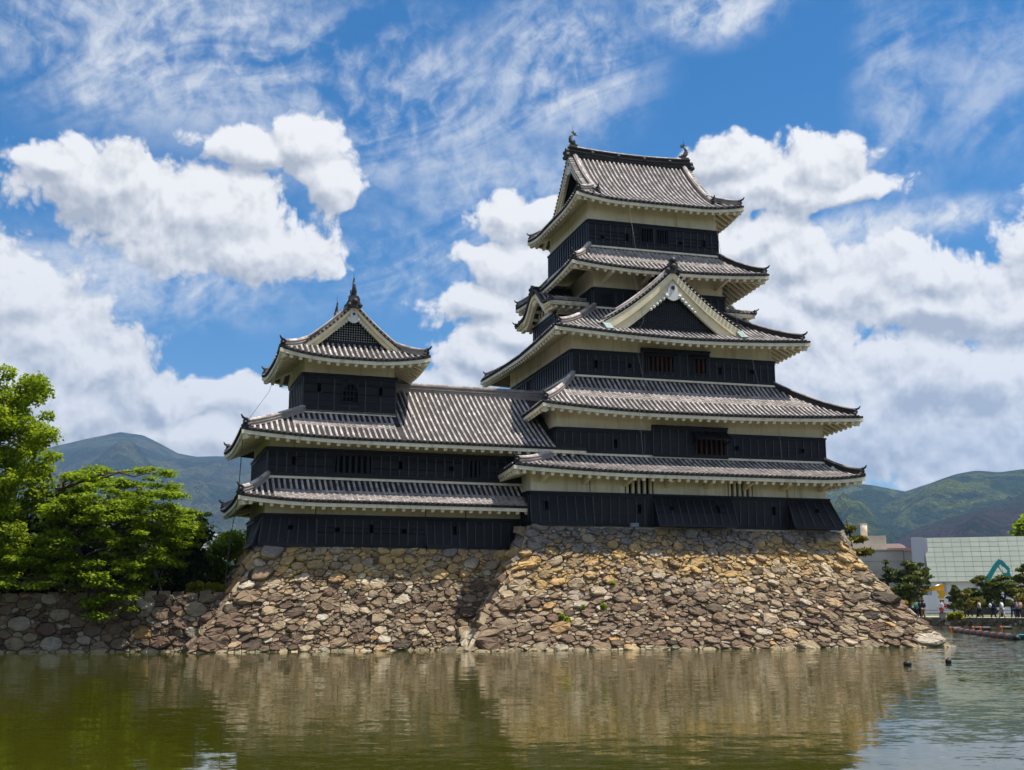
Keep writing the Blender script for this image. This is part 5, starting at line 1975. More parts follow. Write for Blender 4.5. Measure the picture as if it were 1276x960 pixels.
# castle island behind the walls
isl = [(-66, -2.2), (-24.4, -8.2), (-23.5, -7.0), (-20, 4), (-12, 12), (10, 12), (11, 30), (-66, 40)]
mb.add([(x, y, 2.55) for x, y in isl] + [(x, y, -0.5) for x, y in isl], [tuple(range(8))] + [(8 + i, 8 + (i + 1) % 8, (i + 1) % 8, i) for i in range(8)])
tag(mb.build('island_ground', 'moss_ground'), kind='structure')
# far bank: a stone revetment, path and grass
BANK0, BANK1 = at_z(1150, 781.5, 0.0), at_z(1276, 783.5, 0.0)
bd = (BANK1 - BANK0)[:2]
bd /= np.linalg.norm(bd)
bn = np.array([-bd[1], bd[0]])
if bn[1] < 0:
    bn = -bn


def bank(s, t, z):
    """s metres along the bank from its visible left end, t metres back from the edge"""
    p = BANK0[:2] + bd * s + bn * t
    return (p[0], p[1], z)


BZ = 0.95
mb = MB()
stone_face(mb, bank(-14, 0.15, BZ), bank(60, 0.15, BZ), bank(-14, 0, -0.2), bank(60, 0, -0.2), 0.6, 1.0, 9, (False, False), relief=0.6)
emb = mb.build('embankment_wall', ['stone_low', 'stone_gap'])
tag(emb, 'low dark stone embankment along the far bank of the moat', 'stone wall')
mb = MB()
mb.add([bank(-300, 0.1, BZ), bank(500, 0.1, BZ), bank(500, 9000, BZ), bank(-4000, 9000, BZ)], [(0, 1, 2, 3)])
mb.add([bank(-300, 0.1, BZ), bank(500, 0.1, BZ), bank(500, 0.1, -0.5), bank(-300, 0.1, -0.5)], [(0, 1, 2, 3)])
tag(mb.build('ground', 'plain_ground'), kind='structure')
mb = MB()
mb.add([bank(-80, 0.25, BZ + .012), bank(200, 0.25, BZ + .012), bank(200, 7.5, BZ + .012), bank(-80, 7.5, BZ + .012)], [(0, 1, 2, 3)])
tag(mb.build('path', 'gravel_path'), kind='structure')
mb = MB()
mb.add([bank(-80, 7.5, BZ + .016), bank(200, 7.5, BZ + .016), bank(200, 26, BZ + .016), bank(-80, 26, BZ + .016)], [(0, 1, 2, 3)])
tag(mb.build('lawn', 'dry_grass'), kind='structure')

# ------------------------------------------------------------------ mountains
def mountain(name, az0, az1, crest, R0, R1, mat, nr=70, na=260, seed=0.0, amp=0.30, relief_scale=900.0, low_edges=True):
    """heightfield between two distances; crest = list of (azimuth deg, elevation deg, distance)"""
    ca = [c[0] for c in crest]
    ce = [c[1] for c in crest]
    cr = [c[2] for c in crest]
    vs, fs = [], []
    for i in range(na + 1):
        a = az0 + (az1 - az0) * i / na
        e, rc = np.interp(a, ca, ce), np.interp(a, ca, cr)
        top = rc * math.tan(R(e)) + CAM[2]
        for j in range(nr + 1):
            r = R0 + (R1 - R0) * (j / nr) ** 1.15
            x, y = CAM[0] + r * math.sin(R(a)), CAM[1] + r * math.cos(R(a))
            t = (r - R0) / (rc - R0)
            if t <= 1:
                prof_ = t ** 1.25
            else:
                prof_ = max(0.0, 1 - (t - 1) * 1.4)
            n = mnoise.ridged_multi_fractal(Vector((x / relief_scale, y / relief_scale, seed)), 0.9, 2.1, 6, 1.0, 2.0) - 1.1
            n2 = mnoise.fractal(Vector((x / 260.0, y / 260.0, seed + 3)), 0.8, 2.0, 4)
            k = math.sin(math.pi * min(1, max(0, t))) ** 1.5 if t < 1 else 0
            z = top * (prof_ + amp * n * k) + n2 * 9 * min(1, t * 3) * (0.35 if abs(t - 1) < 0.08 else 1)
            vs.append((x, y, max(z, 0.2)))
    for i in range(na):
        for j in range(nr):
            p = i * (nr + 1) + j
            fs.append((p, p + 1, p + nr + 2, p + nr + 1))
    mb = MB()
    mb.add(vs, fs, 0, True)
    o = mb.build(name, mat)
    tag(o, kind='structure')
    return o


def crest(pts, dist):
    out = []
    for px, py in pts:
        a, e = azel(px, py)
        out.append((a, e, dist))
    return out


mountain('hills', -32, 18, crest([(-300, 600), (-100, 585), (0, 570), (60, 557), (110, 545), (150, 537), (178, 541), (200, 552), (222, 564), (245, 568), (300, 567), (360, 575), (500, 590), (640, 600), (900, 640)], 7800), 2800, 9600, 'forest_far', seed=2.0, amp=0.24, relief_scale=1300)
mountain('hills', 6, 62, crest([(560, 640), (800, 628), (960, 612), (1040, 606), (1075, 602), (1090, 604), (1128, 611), (1150, 603), (1190, 589), (1215, 585), (1245, 587), (1276, 583), (1350, 580), (1500, 600), (1800, 640)], 5200), 1900, 6800, 'forest_near', seed=5.5, amp=0.34, relief_scale=700)
mountain('hills', 20, 62, crest([(1000, 700), (1080, 690), (1110, 672), (1150, 655), (1190, 642), (1240, 630), (1276, 622), (1350, 610), (1500, 612), (1800, 650)], 3300), 1700, 4200, 'forest_brown', nr=46, na=160, seed=9.1, amp=0.34, relief_scale=480)

# ------------------------------------------------------------------ air
HAZE = True
if HAZE:
    hm = bpy.data.materials.new('haze')
    hm.use_nodes = True
    ht = hm.node_tree
    ht.nodes.clear()
    HN = NT(ht)
    pv = HN.n('ShaderNodeVolumePrincipled')
    pv.inputs['Color'].default_value = (0.36, 0.60, 1.0, 1)
    pv.inputs['Density'].default_value = 6.0e-5
    pv.inputs['Anisotropy'].default_value = 0.2
    ho = HN.n('ShaderNodeOutputMaterial')
    HN.link(pv.outputs[0], ho.inputs['Volume'])
    MAT['haze'] = hm
    mb = MB()
    mb.box(-7000, 9000, -1200, 10200, -2.0, 1700.0)
    hz = mb.build('haze', 'haze')
    hz['kind'] = 'stuff'
# ------------------------------------------------------------------ plants
def in_poly(x, y, poly):
    c = False
    k = len(poly)
    for i in range(k):
        x0, y0 = poly[i]
        x1, y1 = poly[(i + 1) % k]
        if (y0 > y) != (y1 > y) and x < (x1 - x0) * (y - y0) / (y1 - y0) + x0:
            c = not c
    return c


def leaf_quads(centers, radii, counts, size, up=0.6, seed=0, elong=1.5, shell=0.55, sz_var=0.5):
    """leaf-sized faces scattered through clumps; centers (n,3), radii (n,3)"""
    g = np.random.default_rng(seed)
    idx = np.repeat(np.arange(len(centers)), counts)
    n = len(idx)
    d = g.normal(size=(n, 3))
    d /= np.linalg.norm(d, axis=1, keepdims=True)
    rr = (shell + (1 - shell) * g.random(n)) * g.random(n) ** 0.22
    P = centers[idx] + d * radii[idx] * rr[:, None]
    nrm = g.normal(size=(n, 3)) * (1 - up) + np.array([0, 0, 1.0]) * up + d * 0.25
    nrm /= np.linalg.norm(nrm, axis=1, keepdims=True)
    a = np.cross(nrm, g.normal(size=(n, 3)))
    a /= np.linalg.norm(a, axis=1, keepdims=True)
    b = np.cross(nrm, a)
    s = size * (1 - sz_var / 2 + sz_var * g.random(n))[:, None]
    A, Bv = a * s * 0.5 * elong, b * s * 0.5
    fold = nrm * s * 0.12
    return np.stack([P - A, P - Bv * 1.0 + fold, P + A, P + Bv * 1.0 + fold], axis=1)


def clumps_in(poly_px, dist, depth, n, rad, flat, seed, margin=0.22):
    """clump centres spread through the volume whose outline stands on given sight lines"""
    g = random.Random(seed)
    xs, ys = [p[0] for p in poly_px], [p[1] for p in poly_px]
    out, rds = [], []
    tries = 0
    mpp = dist / FPX
    while len(out) < n and tries < n * 60:
        tries += 1
        x, y = g.uniform(min(xs), max(xs)), g.uniform(min(ys), max(ys))
        r = rad * g.uniform(0.6, 1.25)
        m = r / mpp * margin
        if not all(in_poly(x + ox * m, y + oy * m, poly_px) for ox, oy in ((1, 0), (-1, 0), (0, flat), (0, -flat))):
            continue
        p = at_dist(x, y, dist + g.uniform(-depth, depth))
        out.append(p)
        rds.append((r, r, r * flat))
    return np.array(out), np.array(rds)


def limb(mb, a, b, r0, r1, sag=0.25, seed=0, n=6, mi=0):
    g = random.Random(seed)
    a, b = np.array(a), np.array(b)
    L = np.linalg.norm(b - a)
    pts = []
    for i in range(n + 1):
        t = i / n
        p = a + (b - a) * t
        w = math.sin(math.pi * t) * L * 0.07
        p = p + np.array([g.uniform(-1, 1), g.uniform(-1, 1), g.uniform(-0.6, 1)]) * w + np.array([0, 0, sag * L * 0.25 * math.sin(math.pi * t)])
        pts.append(p)
    mb.tube(pts, [r0 + (r1 - r0) * i / n for i in range(n + 1)], 6, mi)


def tree(name, label, poly, dist, depth, base_px, n, rad, flat, per, size, mat, seed, trunk_r=0.22, trunk_pts=None, group=None, zbase=2.55, up=0.55, bark='bark', cat='tree', limbs=26, shell=0.5):
    bx = at_dist(*base_px, dist)
    bx[2] = zbase - 0.1
    t = thing(name, label, cat, tuple(bx), group=group)
    C_, R_ = clumps_in(poly, dist, depth, n, rad, flat, seed)
    g = random.Random(seed + 1)
    mb = MB()
    if trunk_pts is None:
        top = C_[:, 2].max()
        cx = C_.mean(axis=0)
        trunk = [bx, bx + (cx - bx) * [0.15, 0.15, 0] + [0, 0, (top - zbase) * 0.25], np.array([bx[0] * 0.55 + cx[0] * 0.45, bx[1] * 0.55 + cx[1] * 0.45, zbase + (top - zbase) * 0.55]), np.array([cx[0], cx[1], zbase + (top - zbase) * 0.85])]
    else:
        trunk = [bx] + [at_dist(x, y, dist + o) for x, y, o in trunk_pts]
    trunk = [np.array(p, float) for p in trunk]
    k = len(trunk)
    mb.tube(trunk, [trunk_r * (1.25 - 1.0 * i / k) for i in range(k)], 8, 0)
    order = list(range(len(C_)))
    g.shuffle(order)
    seg = []
    for i in range(k - 1):
        for tt in np.linspace(0.2, 1, 5):
            seg.append(trunk[i] + (trunk[i + 1] - trunk[i]) * tt)
    for j in order[:limbs]:
        c = C_[j]
        cand = [p for p in seg if p[2] < c[2] + 0.4] or seg[:1]
        a = min(cand, key=lambda p: np.linalg.norm(p - c) + 0.5 * abs(p[2] - (c[2] - 1.0)))
        limb(mb, a, c, trunk_r * 0.34, 0.025, 0.2, j)
    mb.build('trunk', bark, t)
    cnt = np.maximum(20, (per * (R_[:, 0] / rad) ** 2).astype(int))
    quads_object('crown', leaf_quads(C_, R_, cnt, size, up, seed, shell=shell), mat, t)
    return t


T1 = [(-110, 430), (-20, 455), (5, 462), (45, 470), (60, 490), (64, 500), (72, 512), (68, 540), (62, 556), (72, 566), (60, 590), (48, 622), (34, 640), (32, 690), (20, 735), (-110, 745)]
tree('broadleaf_tree', 'tall bright green broadleaf tree at the left edge, highest of the trees', T1, 60.5, 3.2, (-22, 742), 250, 0.85, 0.62, 270, 0.135, 'leaf_bright', 21, 0.30, [(-20, 690, 0), (-15, 620, 0.3), (-5, 560, 0), (5, 500, 0)], limbs=40)
# an airy side branch reaching over the gap
T2 = [(0, 735), (0, 702), (28, 688), (50, 668), (55, 640), (78, 612), (76, 590), (95, 574), (112, 570), (130, 576), (150, 586), (165, 580), (195, 576), (215, 584), (226, 604), (240, 626), (264, 640), (252, 652), (258, 668), (238, 684), (226, 706), (205, 715), (190, 735), (172, 742), (176, 770), (150, 764), (128, 776), (104, 762), (112, 742), (70, 735)]
tree('maple_tree', 'spreading yellow-green maple with layered sprays hanging over the moat wall', T2, 58.6, 2.4, (118, 746), 300, 0.80, 0.30, 190, 0.12, 'leaf_maple', 33, 0.20, [(112, 720, 0), (98, 690, 0), (88, 655, 0.2), (70, 612, 0.4)], up=0.72, limbs=60, shell=0.3)
B1 = [(-60, 640), (30, 640), (80, 600), (140, 620), (200, 640), (232, 655), (246, 690), (252, 745), (-60, 748)]
tree('evergreen_tree', 'dark evergreen mass of leaves behind the maple', B1, 65.5, 2.0, (60, 744), 170, 1.1, 0.8, 130, 0.24, 'leaf_dark', 41, 0.25, limbs=12)
B2 = [(196, 655), (214, 640), (236, 636), (250, 650), (262, 660), (246, 690), (262, 720), (250, 745), (196, 745)]
tree('conifer_tree', 'dark drooping conifer between the maple and the round bush', B2, 63.0, 1.4, (226, 744), 60, 0.75, 0.45, 120, 0.16, 'leaf_dark', 43, 0.16, up=0.3, limbs=18)
B3 = [(228, 696), (240, 676), (255, 668), (270, 674), (284, 664), (300, 668), (312, 684), (318, 715), (306, 746), (220, 746)]
tree('round_shrub', 'rounded mid-green shrub beside the stone base of the small keep', B3, 66.5, 1.4, (276, 745), 70, 0.65, 0.8, 190, 0.13, 'leaf_maple', 47, 0.10, limbs=10, cat='shrub')  # sunlight put into the leaf colour; the shrub stands in castle shade
for (px, py, w, h, lab) in ((245, 736, 12, 10, 'small yellow-green shrub on the wall top, the left one of two'), (271, 735, 16, 11, 'larger yellow-green shrub on the wall top next to the cable')):
    poly = [(px - w, py + 8), (px - w * .9, py - h * .5), (px - w * .3, py - h), (px + w * .4, py - h), (px + w, py - h * .3), (px + w, py + 8)]
    tree('yellow_shrub', lab, poly, 59.3, 0.4, (px, 745), 26, 0.24, 0.8, 70, 0.10, 'leaf_yellow', int(px), 0.04, limbs=8, cat='shrub', group='yellow shrubs on the wall top')
tree('rust_tree', 'orange-brown tree top far behind the small keep', [(290, 690), (291, 674), (297, 668), (310, 668), (318, 676), (318, 700), (290, 700)], 96, 1.5, (304, 735), 24, 0.7, 0.8, 90, 0.22, 'leaf_rust', 51, 0.12, limbs=6)
# bare sapling
bp = at_dist(203, 742, 59.4)
bp[2] = 2.5
sap = thing('bare_sapling', 'thin leafless sapling with pale twigs standing on the moat wall', 'sapling', tuple(bp))
mb = MB()
main = [at_dist(x, y, 59.2) for x, y in ((203, 744), (198, 725), (192, 706), (187, 690), (181, 668))]
mb.tube(main, [0.05, 0.045, 0.035, 0.025, 0.012], 6)
for k_, (x, y) in enumerate(((212, 690), (206, 700), (178, 690), (172, 680), (196, 672), (215, 715), (184, 705))):
    limb(mb, main[1 + k_ % 3], at_dist(x, y, 59.2 + 0.2 * (k_ % 3)), 0.018, 0.006, 0.1, k_, 5)
mb.build('branches', 'bark_pale', sap)


# ------------------------------------------------------------------ pines
def pine(name, label, px, base_y, top_y, hw, dist, mat, seed, zbase=None, pads=9, lean=0.0, group=None, tuft=0.24, style='round'):
    g = random.Random(seed)
    mpp = dist / FPX
    b = at_dist(px, base_y, dist)
    if zbase is not None:
        b[2] = zbase
    top = at_dist(px + lean, top_y, dist)
    t = thing(name, label, 'pine tree', tuple(b), group=group)
    H = top[2] - b[2]
    mb = MB()
    pts = []
    for i in range(7):
        f = i / 6
        w = math.sin(f * 5 + seed) * 0.05 * H * (f < 1)
        pts.append(b + (top - b) * f + np.array([RT[0] * w, RT[1] * w, 0]))
    mb.tube(pts, [0.03 * H * (1.15 - f) + 0.02 for f in np.linspace(0, 1, 7)], 7)
    C_, R_ = [], []
    for i in range(pads):
        f = 0.26 + 0.74 * (i + 0.4) / pads
        wdt = hw * mpp * (1.05 - 0.72 * (f - 0.26) / 0.74) if style == 'cone' else hw * mpp * (0.55 + 0.55 * math.sin(math.pi * min(1, (f - 0.1) / 0.95)))
        k = 3 if f < 0.85 else 1
        for j in range(k):
            a = g.uniform(0, 2 * math.pi) + j * 2.1
            off = wdt * g.uniform(0.45, 0.75) if f < 0.92 else 0
            c = b + (top - b) * f + np.array([math.cos(a) * off, math.sin(a) * off, g.uniform(-0.03, 0.03) * H])
            rr = wdt * g.uniform(0.38, 0.58) if f < 0.92 else wdt * 0.6
            C_.append(c)
            R_.append((rr, rr, max(0.14, rr * 0.30)))
            limb(mb, b + (top - b) * max(0.1, f - 0.08), c - [0, 0, 0.08], 0.012 * H, 0.02, 0.1, seed * 31 + i * 3 + j, 4)
    mb.build('trunk', 'bark', t)
    C_, R_ = np.array(C_), np.array(R_)
    cnt = np.maximum(25, (60 * (R_[:, 0] / (6 * mpp)) ** 1.6).astype(int))
    quads_object('crown', leaf_quads(C_, R_, np.minimum(cnt * 2, 900), tuft, 0.35, seed, 2.0, 0.35), mat, t)
    return t


def gy(dist):      # image row of the far bank's ground at a distance
    return 754.0 + (CAM[2] - BZ) / dist * FPX


G_ = 'pines on the far bank'
pine('pine_tree', 'open spreading pine behind the right corner of the keep base', 1053, 720, 648, 26, 88, 'needle_gold', 61, 1.0, 6, 2.0, tuft=0.26)
pine('pine_tree', 'fuzzy olive pine, leftmost on the far bank beside the keep base', 1102, gy(128), 697, 19, 128, 'needle', 62, BZ, 9, 2, G_, style='cone')
pine('pine_tree', 'broad dark pine just left of the yellow excavator arm', 1131, gy(126), 699, 22, 126, 'needle', 63, BZ, 9, 0, G_)
pine('pine_tree', 'dark pine in the shade against the grey end of the white building', 1147, gy(150), 700, 12, 150, 'needle', 64, BZ, 7, 0, G_)
pine('pine_tree', 'small neatly layered pine in front of the white hoarding', 1189, gy(124), 729, 11, 124, 'needle', 65, BZ, 7, 0, G_, 0.24, 'cone')
pine('pine_tree', 'golden-brown pine leaning right between the small pine and the dark pines', 1203, gy(125), 734, 14, 125, 'needle_gold', 66, BZ, 7, 3, G_)
pine('pine_tree', 'dark layered pine below the foot of the teal excavator boom', 1221, gy(127), 718, 17, 127, 'needle', 67, BZ, 9, 1, G_)
pine('pine_tree', 'wide dark pine below the bucket of the teal excavator', 1250, gy(127), 718, 19, 127, 'needle', 68, BZ, 9, 0, G_)
pine('pine_tree', 'tall pine at the right edge of the far bank', 1275, gy(130), 703, 14, 130, 'needle', 69, BZ, 9, 2, G_)
pine('pine_tree', 'low golden pine at the right edge of the far bank', 1274, gy(122), 734, 11, 122, 'needle_gold', 70, BZ, 6, 0, G_)
tree('leafy_tree', 'bright green tree top beyond the white building at the right edge', [(1262, 690), (1264, 664), (1271, 650), (1284, 640), (1310, 640), (1320, 690)], 235, 3, (1290, 760), 40, 2.4, 0.8, 130, 0.7, 'leaf_bright', 71, 0.4, limbs=8, zbase=BZ)
tree('low_bush', 'low yellow-green bush at the foot of the small layered pine', [(1180, 772), (1181, 765), (1188, 763), (1199, 765), (1200, 772)], 118, 0.8, (1190, 768), 16, 0.4, 0.6, 60, 0.2, 'leaf_yellow', 72, 0.05, limbs=4, zbase=BZ, cat='bush')
for i, px in enumerate((1160, 1208, 1246)):
    tree('background_tree', ['green tree behind the concrete building, left', 'green tree far behind the pines, middle', 'green tree far behind the pines, right'][i], [(px - 14, 742), (px - 12, 728), (px, 722), (px + 12, 727), (px + 14, 742)], 172, 2, (px, 760), 14, 1.2, 0.8, 60, 0.5, 'leaf_mid', 73 + i, 0.2, limbs=4, zbase=BZ) if False else None

# ------------------------------------------------------------------ far buildings
def frame_at(px, dist):
    """origin on the ground below a sight line, right and back directions as seen from the moat"""
    p = at_dist(px, 754, dist)
    d = ray(px, 754)
    d = np.array([d[0], d[1]]) / math.hypot(d[0], d[1])
    return np.array([p[0], p[1]]), np.array([d[1], -d[0]]), d


def zpx(py, dist):
    return CAM[2] + (754 - py) / FPX * dist * 0.985


def fbox(mb, F, x0, x1, y0, y1, z0, z1, mi=0):
    o, r, b = F
    q = lambda x, y, z: (o[0] + r[0] * x + b[0] * y, o[1] + r[1] * x + b[1] * y, z)
    mb.hexa([q(x0, y0, z0), q(x1, y0, z0), q(x1, y1, z0), q(x0, y1, z0), q(x0, y0, z1), q(x1, y0, z1), q(x1, y1, z1), q(x0, y1, z1)], mi)


D = 190.0
F = frame_at(1160, D)
m_ = D / FPX
wb = thing('white_building', 'long white building with a slanting panelled front across the moat', 'building', (F[0][0], F[0][1], BZ))
zt, zm = zpx(675.5, D), zpx(727.5, D)
mb = MB()
q = lambda x, y, z: (F[0][0] + F[1][0] * x + F[2][0] * y, F[0][1] + F[1][1] * x + F[2][1] * y, z)
Wd = 40.0
mb.hexa([q(0.15, .12, zm + .02), q(Wd, .12, zm + .02), q(Wd, 22, zm + .02), q(.15, 22, zm + .02), q(-.35, 1.92, zt - .05), q(Wd, 1.92, zt - .05), q(Wd, 22, zt - .05), q(-.35, 22, zt - .05)])
mb.build('upper_body', 'facade_line', wb)
mb = MB()
nc, nr_ = 30, 9
for i in range(nc):
    for j in range(nr_):
        x0, x1 = Wd * i / nc, Wd * (i + 1) / nc
        f0, f1 = j / nr_, (j + 1) / nr_
        g_ = 0.02
        P_ = lambda x, f, y: q(x - 0.5 * f * (1 - x / Wd), y + 1.8 * f, zm + (zt - zm) * f)
        mb.hexa([P_(x0 + g_, f0 + .004, -.02), P_(x1 - g_, f0 + .004, -.02), P_(x1 - g_, f0 + .004, .1), P_(x0 + g_, f0 + .004, .1), P_(x0 + g_, f1 - .004, -.02), P_(x1 - g_, f1 - .004, -.02), P_(x1 - g_, f1 - .004, .1), P_(x0 + g_, f1 - .004, .1)])
mb.build('panel_front', 'facade_panel', wb)
mb = MB()
fbox(mb, F, -2.3, -0.5, 0.6, 20, BZ, zt + 0.05)
fbox(mb, F, -0.5, 0.1, 1.2, 20, BZ, zt - 0.1)
mb.build('end_wall', 'grey_panel', wb)
mb = MB()
fbox(mb, F, 0.2, Wd, 1.6, 18, BZ, zm)
mb.build('lower_wall', 'white_hoarding', wb)
mb = MB()
for i in range(8):
    fbox(mb, F, 2 + i * 4.6, 2.4 + i * 4.6, 1.2, 1.59, BZ, zm - .01)
mb.build('lower_piers', 'grey_panel', wb)

D = 205.0
F = frame_at(1085, D)
m_ = D / FPX
cb = thing('concrete_building', 'tan concrete building with a round chimney and rust-red roof across the moat', 'building', (F[0][0], F[0][1], BZ))
X = lambda px: (px - 1085) * m_
mb = MB()
fbox(mb, F, X(1060), X(1107), 3, 14, BZ, zpx(671.5, D))
mb.build('upper_block', 'concrete_tan', cb)
mb = MB()
for i in range(3):
    fbox(mb, F, X(1040), X(1124.8), -0.04 * (i % 2), 16, zpx(728 - 12.5 * i, D), zpx(716.2 - 12.5 * i, D))
fbox(mb, F, X(1040), X(1125), 0.1, 15.9, BZ, zpx(690.5, D))
fbox(mb, F, X(1039), X(1126), -0.25, 16.2, zpx(690.5, D), zpx(689.2, D))
mb.build('front_wing', 'concrete_grey', cb)
mb = MB()
fbox(mb, F, X(1125.5), X(1143), -1, 14, BZ, zpx(691.5, D))
fbox(mb, F, X(1125.2), X(1143), -1.2, 14.2, zpx(691.5, D), zpx(690.2, D))
mb.build('side_wing', 'concrete_grey', cb)
mb = MB()
o = q_ = np.array([F[0][0] + F[1][0] * X(1082) + F[2][0] * 7, F[0][1] + F[1][1] * X(1082) + F[2][1] * 7, 0])
mb.tube([o + (0, 0, zpx(672, D)), o + (0, 0, zpx(655.6, D))], 0.6, 16)
mb.tube([o + (0, 0, zpx(655.6, D)), o + (0, 0, zpx(655, D))], 0.66, 16)
mb.build('chimney', 'concrete_tan', cb)
mb = MB()
fbox(mb, F, X(1108), X(1141), 6, 12, zpx(691, D), zpx(685.8, D))
for i in range(14):
    fbox(mb, F, X(1108) + i * .34, X(1108) + .08 + i * .34, 5.93, 12, zpx(691, D), zpx(685.8, D) + .02)
mb.build('rust_roof', 'roof_rust', cb)
mb = MB()
vs = []
for yy in (9.0, 15.0):
    for t in np.linspace(0, 1, 9):
        x = X(1107) + (X(1131) - X(1107)) * t
        z = zpx(685.6, D) + (zpx(679.3, D) - zpx(685.6, D)) * (min(1, (1 - t) * 3.2) ** 0.55)
        vs.append((F[0][0] + F[1][0] * x + F[2][0] * yy, F[0][1] + F[1][1] * x + F[2][1] * yy, z))
bt = [(p[0], p[1], zpx(685.6, D) - .02) for p in vs]
mb.add(vs + bt, [(i, i + 1, 10 + i, 9 + i) for i in range(8)] + [(i, i + 18, i + 19, i + 1) for i in range(8)])
mb.build('arched_roof', 'roof_white', cb)
D = 112.0
F = frame_at(258, D)
m_ = D / FPX
sb_ = thing('small_white_building', 'white flat-roofed building glimpsed through the trees beside the small keep', 'building', (F[0][0], F[0][1], 1.0))
mb = MB()
fbox(mb, F, -14 * m_, 16 * m_, 0, 6, 1.0, zpx(672, D))
fbox(mb, F, 4 * m_, 15 * m_, 0.3, 5, zpx(672, D), zpx(669, D))
mb.build('wall', 'roof_white', sb_)
mb = MB()
for i in range(4):
    fbox(mb, F, (-11 + 7 * i) * m_, (-7 + 7 * i) * m_, -.03, 0.1, zpx(682, D), zpx(677, D))
mb.build('window', 'machine_glass', sb_)
# hoarding in front of the building site
D = 158.0
F = frame_at(1120, D)
m_ = D / FPX
ho_ = thing('site_hoarding', 'white sheet hoarding running behind the pines on the far bank', 'hoarding', (F[0][0], F[0][1], BZ))
mb = MB()
for i in range(30):
    fbox(mb, F, i * 0.92, i * 0.92 + 0.905, 0, 0.05, BZ, zpx(743, D))
mb.build('sheets', 'white_hoarding', ho_)
mb = MB()
for i in range(16):
    fbox(mb, F, i * 1.84 - .03, i * 1.84 + .03, 0.06, 0.14, BZ, zpx(743, D) + .05)
mb.build('posts', 'steel', ho_)
# low post-and-rail fence by the path
D = 123.0
F = frame_at(1150, D)
m_ = D / FPX
fe = thing('rail_fence', 'low dark post-and-rail fence along the path on the far bank', 'fence', (F[0][0], F[0][1], BZ))
for i in range(8):
    mb = MB()
    fbox(mb, F, i * 1.75, i * 1.75 + .09, 0, .09, BZ, BZ + 0.75)
    mb.build('post', 'machine_dark', fe)
mb = MB()
for z in (0.35, 0.66):
    fbox(mb, F, 0, 12.3, 0.02, 0.06, BZ + z, BZ + z + .04)
mb.build('rail', 'machine_dark', fe)
# grey box by the path
D = 117.0
F = frame_at(1173.5, D)
bx_ = thing('utility_box', 'small grey-green cabinet on the far bank beside the path', 'cabinet', (F[0][0], F[0][1], BZ))
mb = MB()
fbox(mb, F, -.3, .3, 0, .4, BZ, BZ + .42)
mb.build('cabinet_body', 'concrete_grey', bx_)
mb = MB()
fbox(mb, F, -.34, .34, -.04, .44, BZ + .42, BZ + .47)
mb.build('lid', 'machine_dark', bx_)


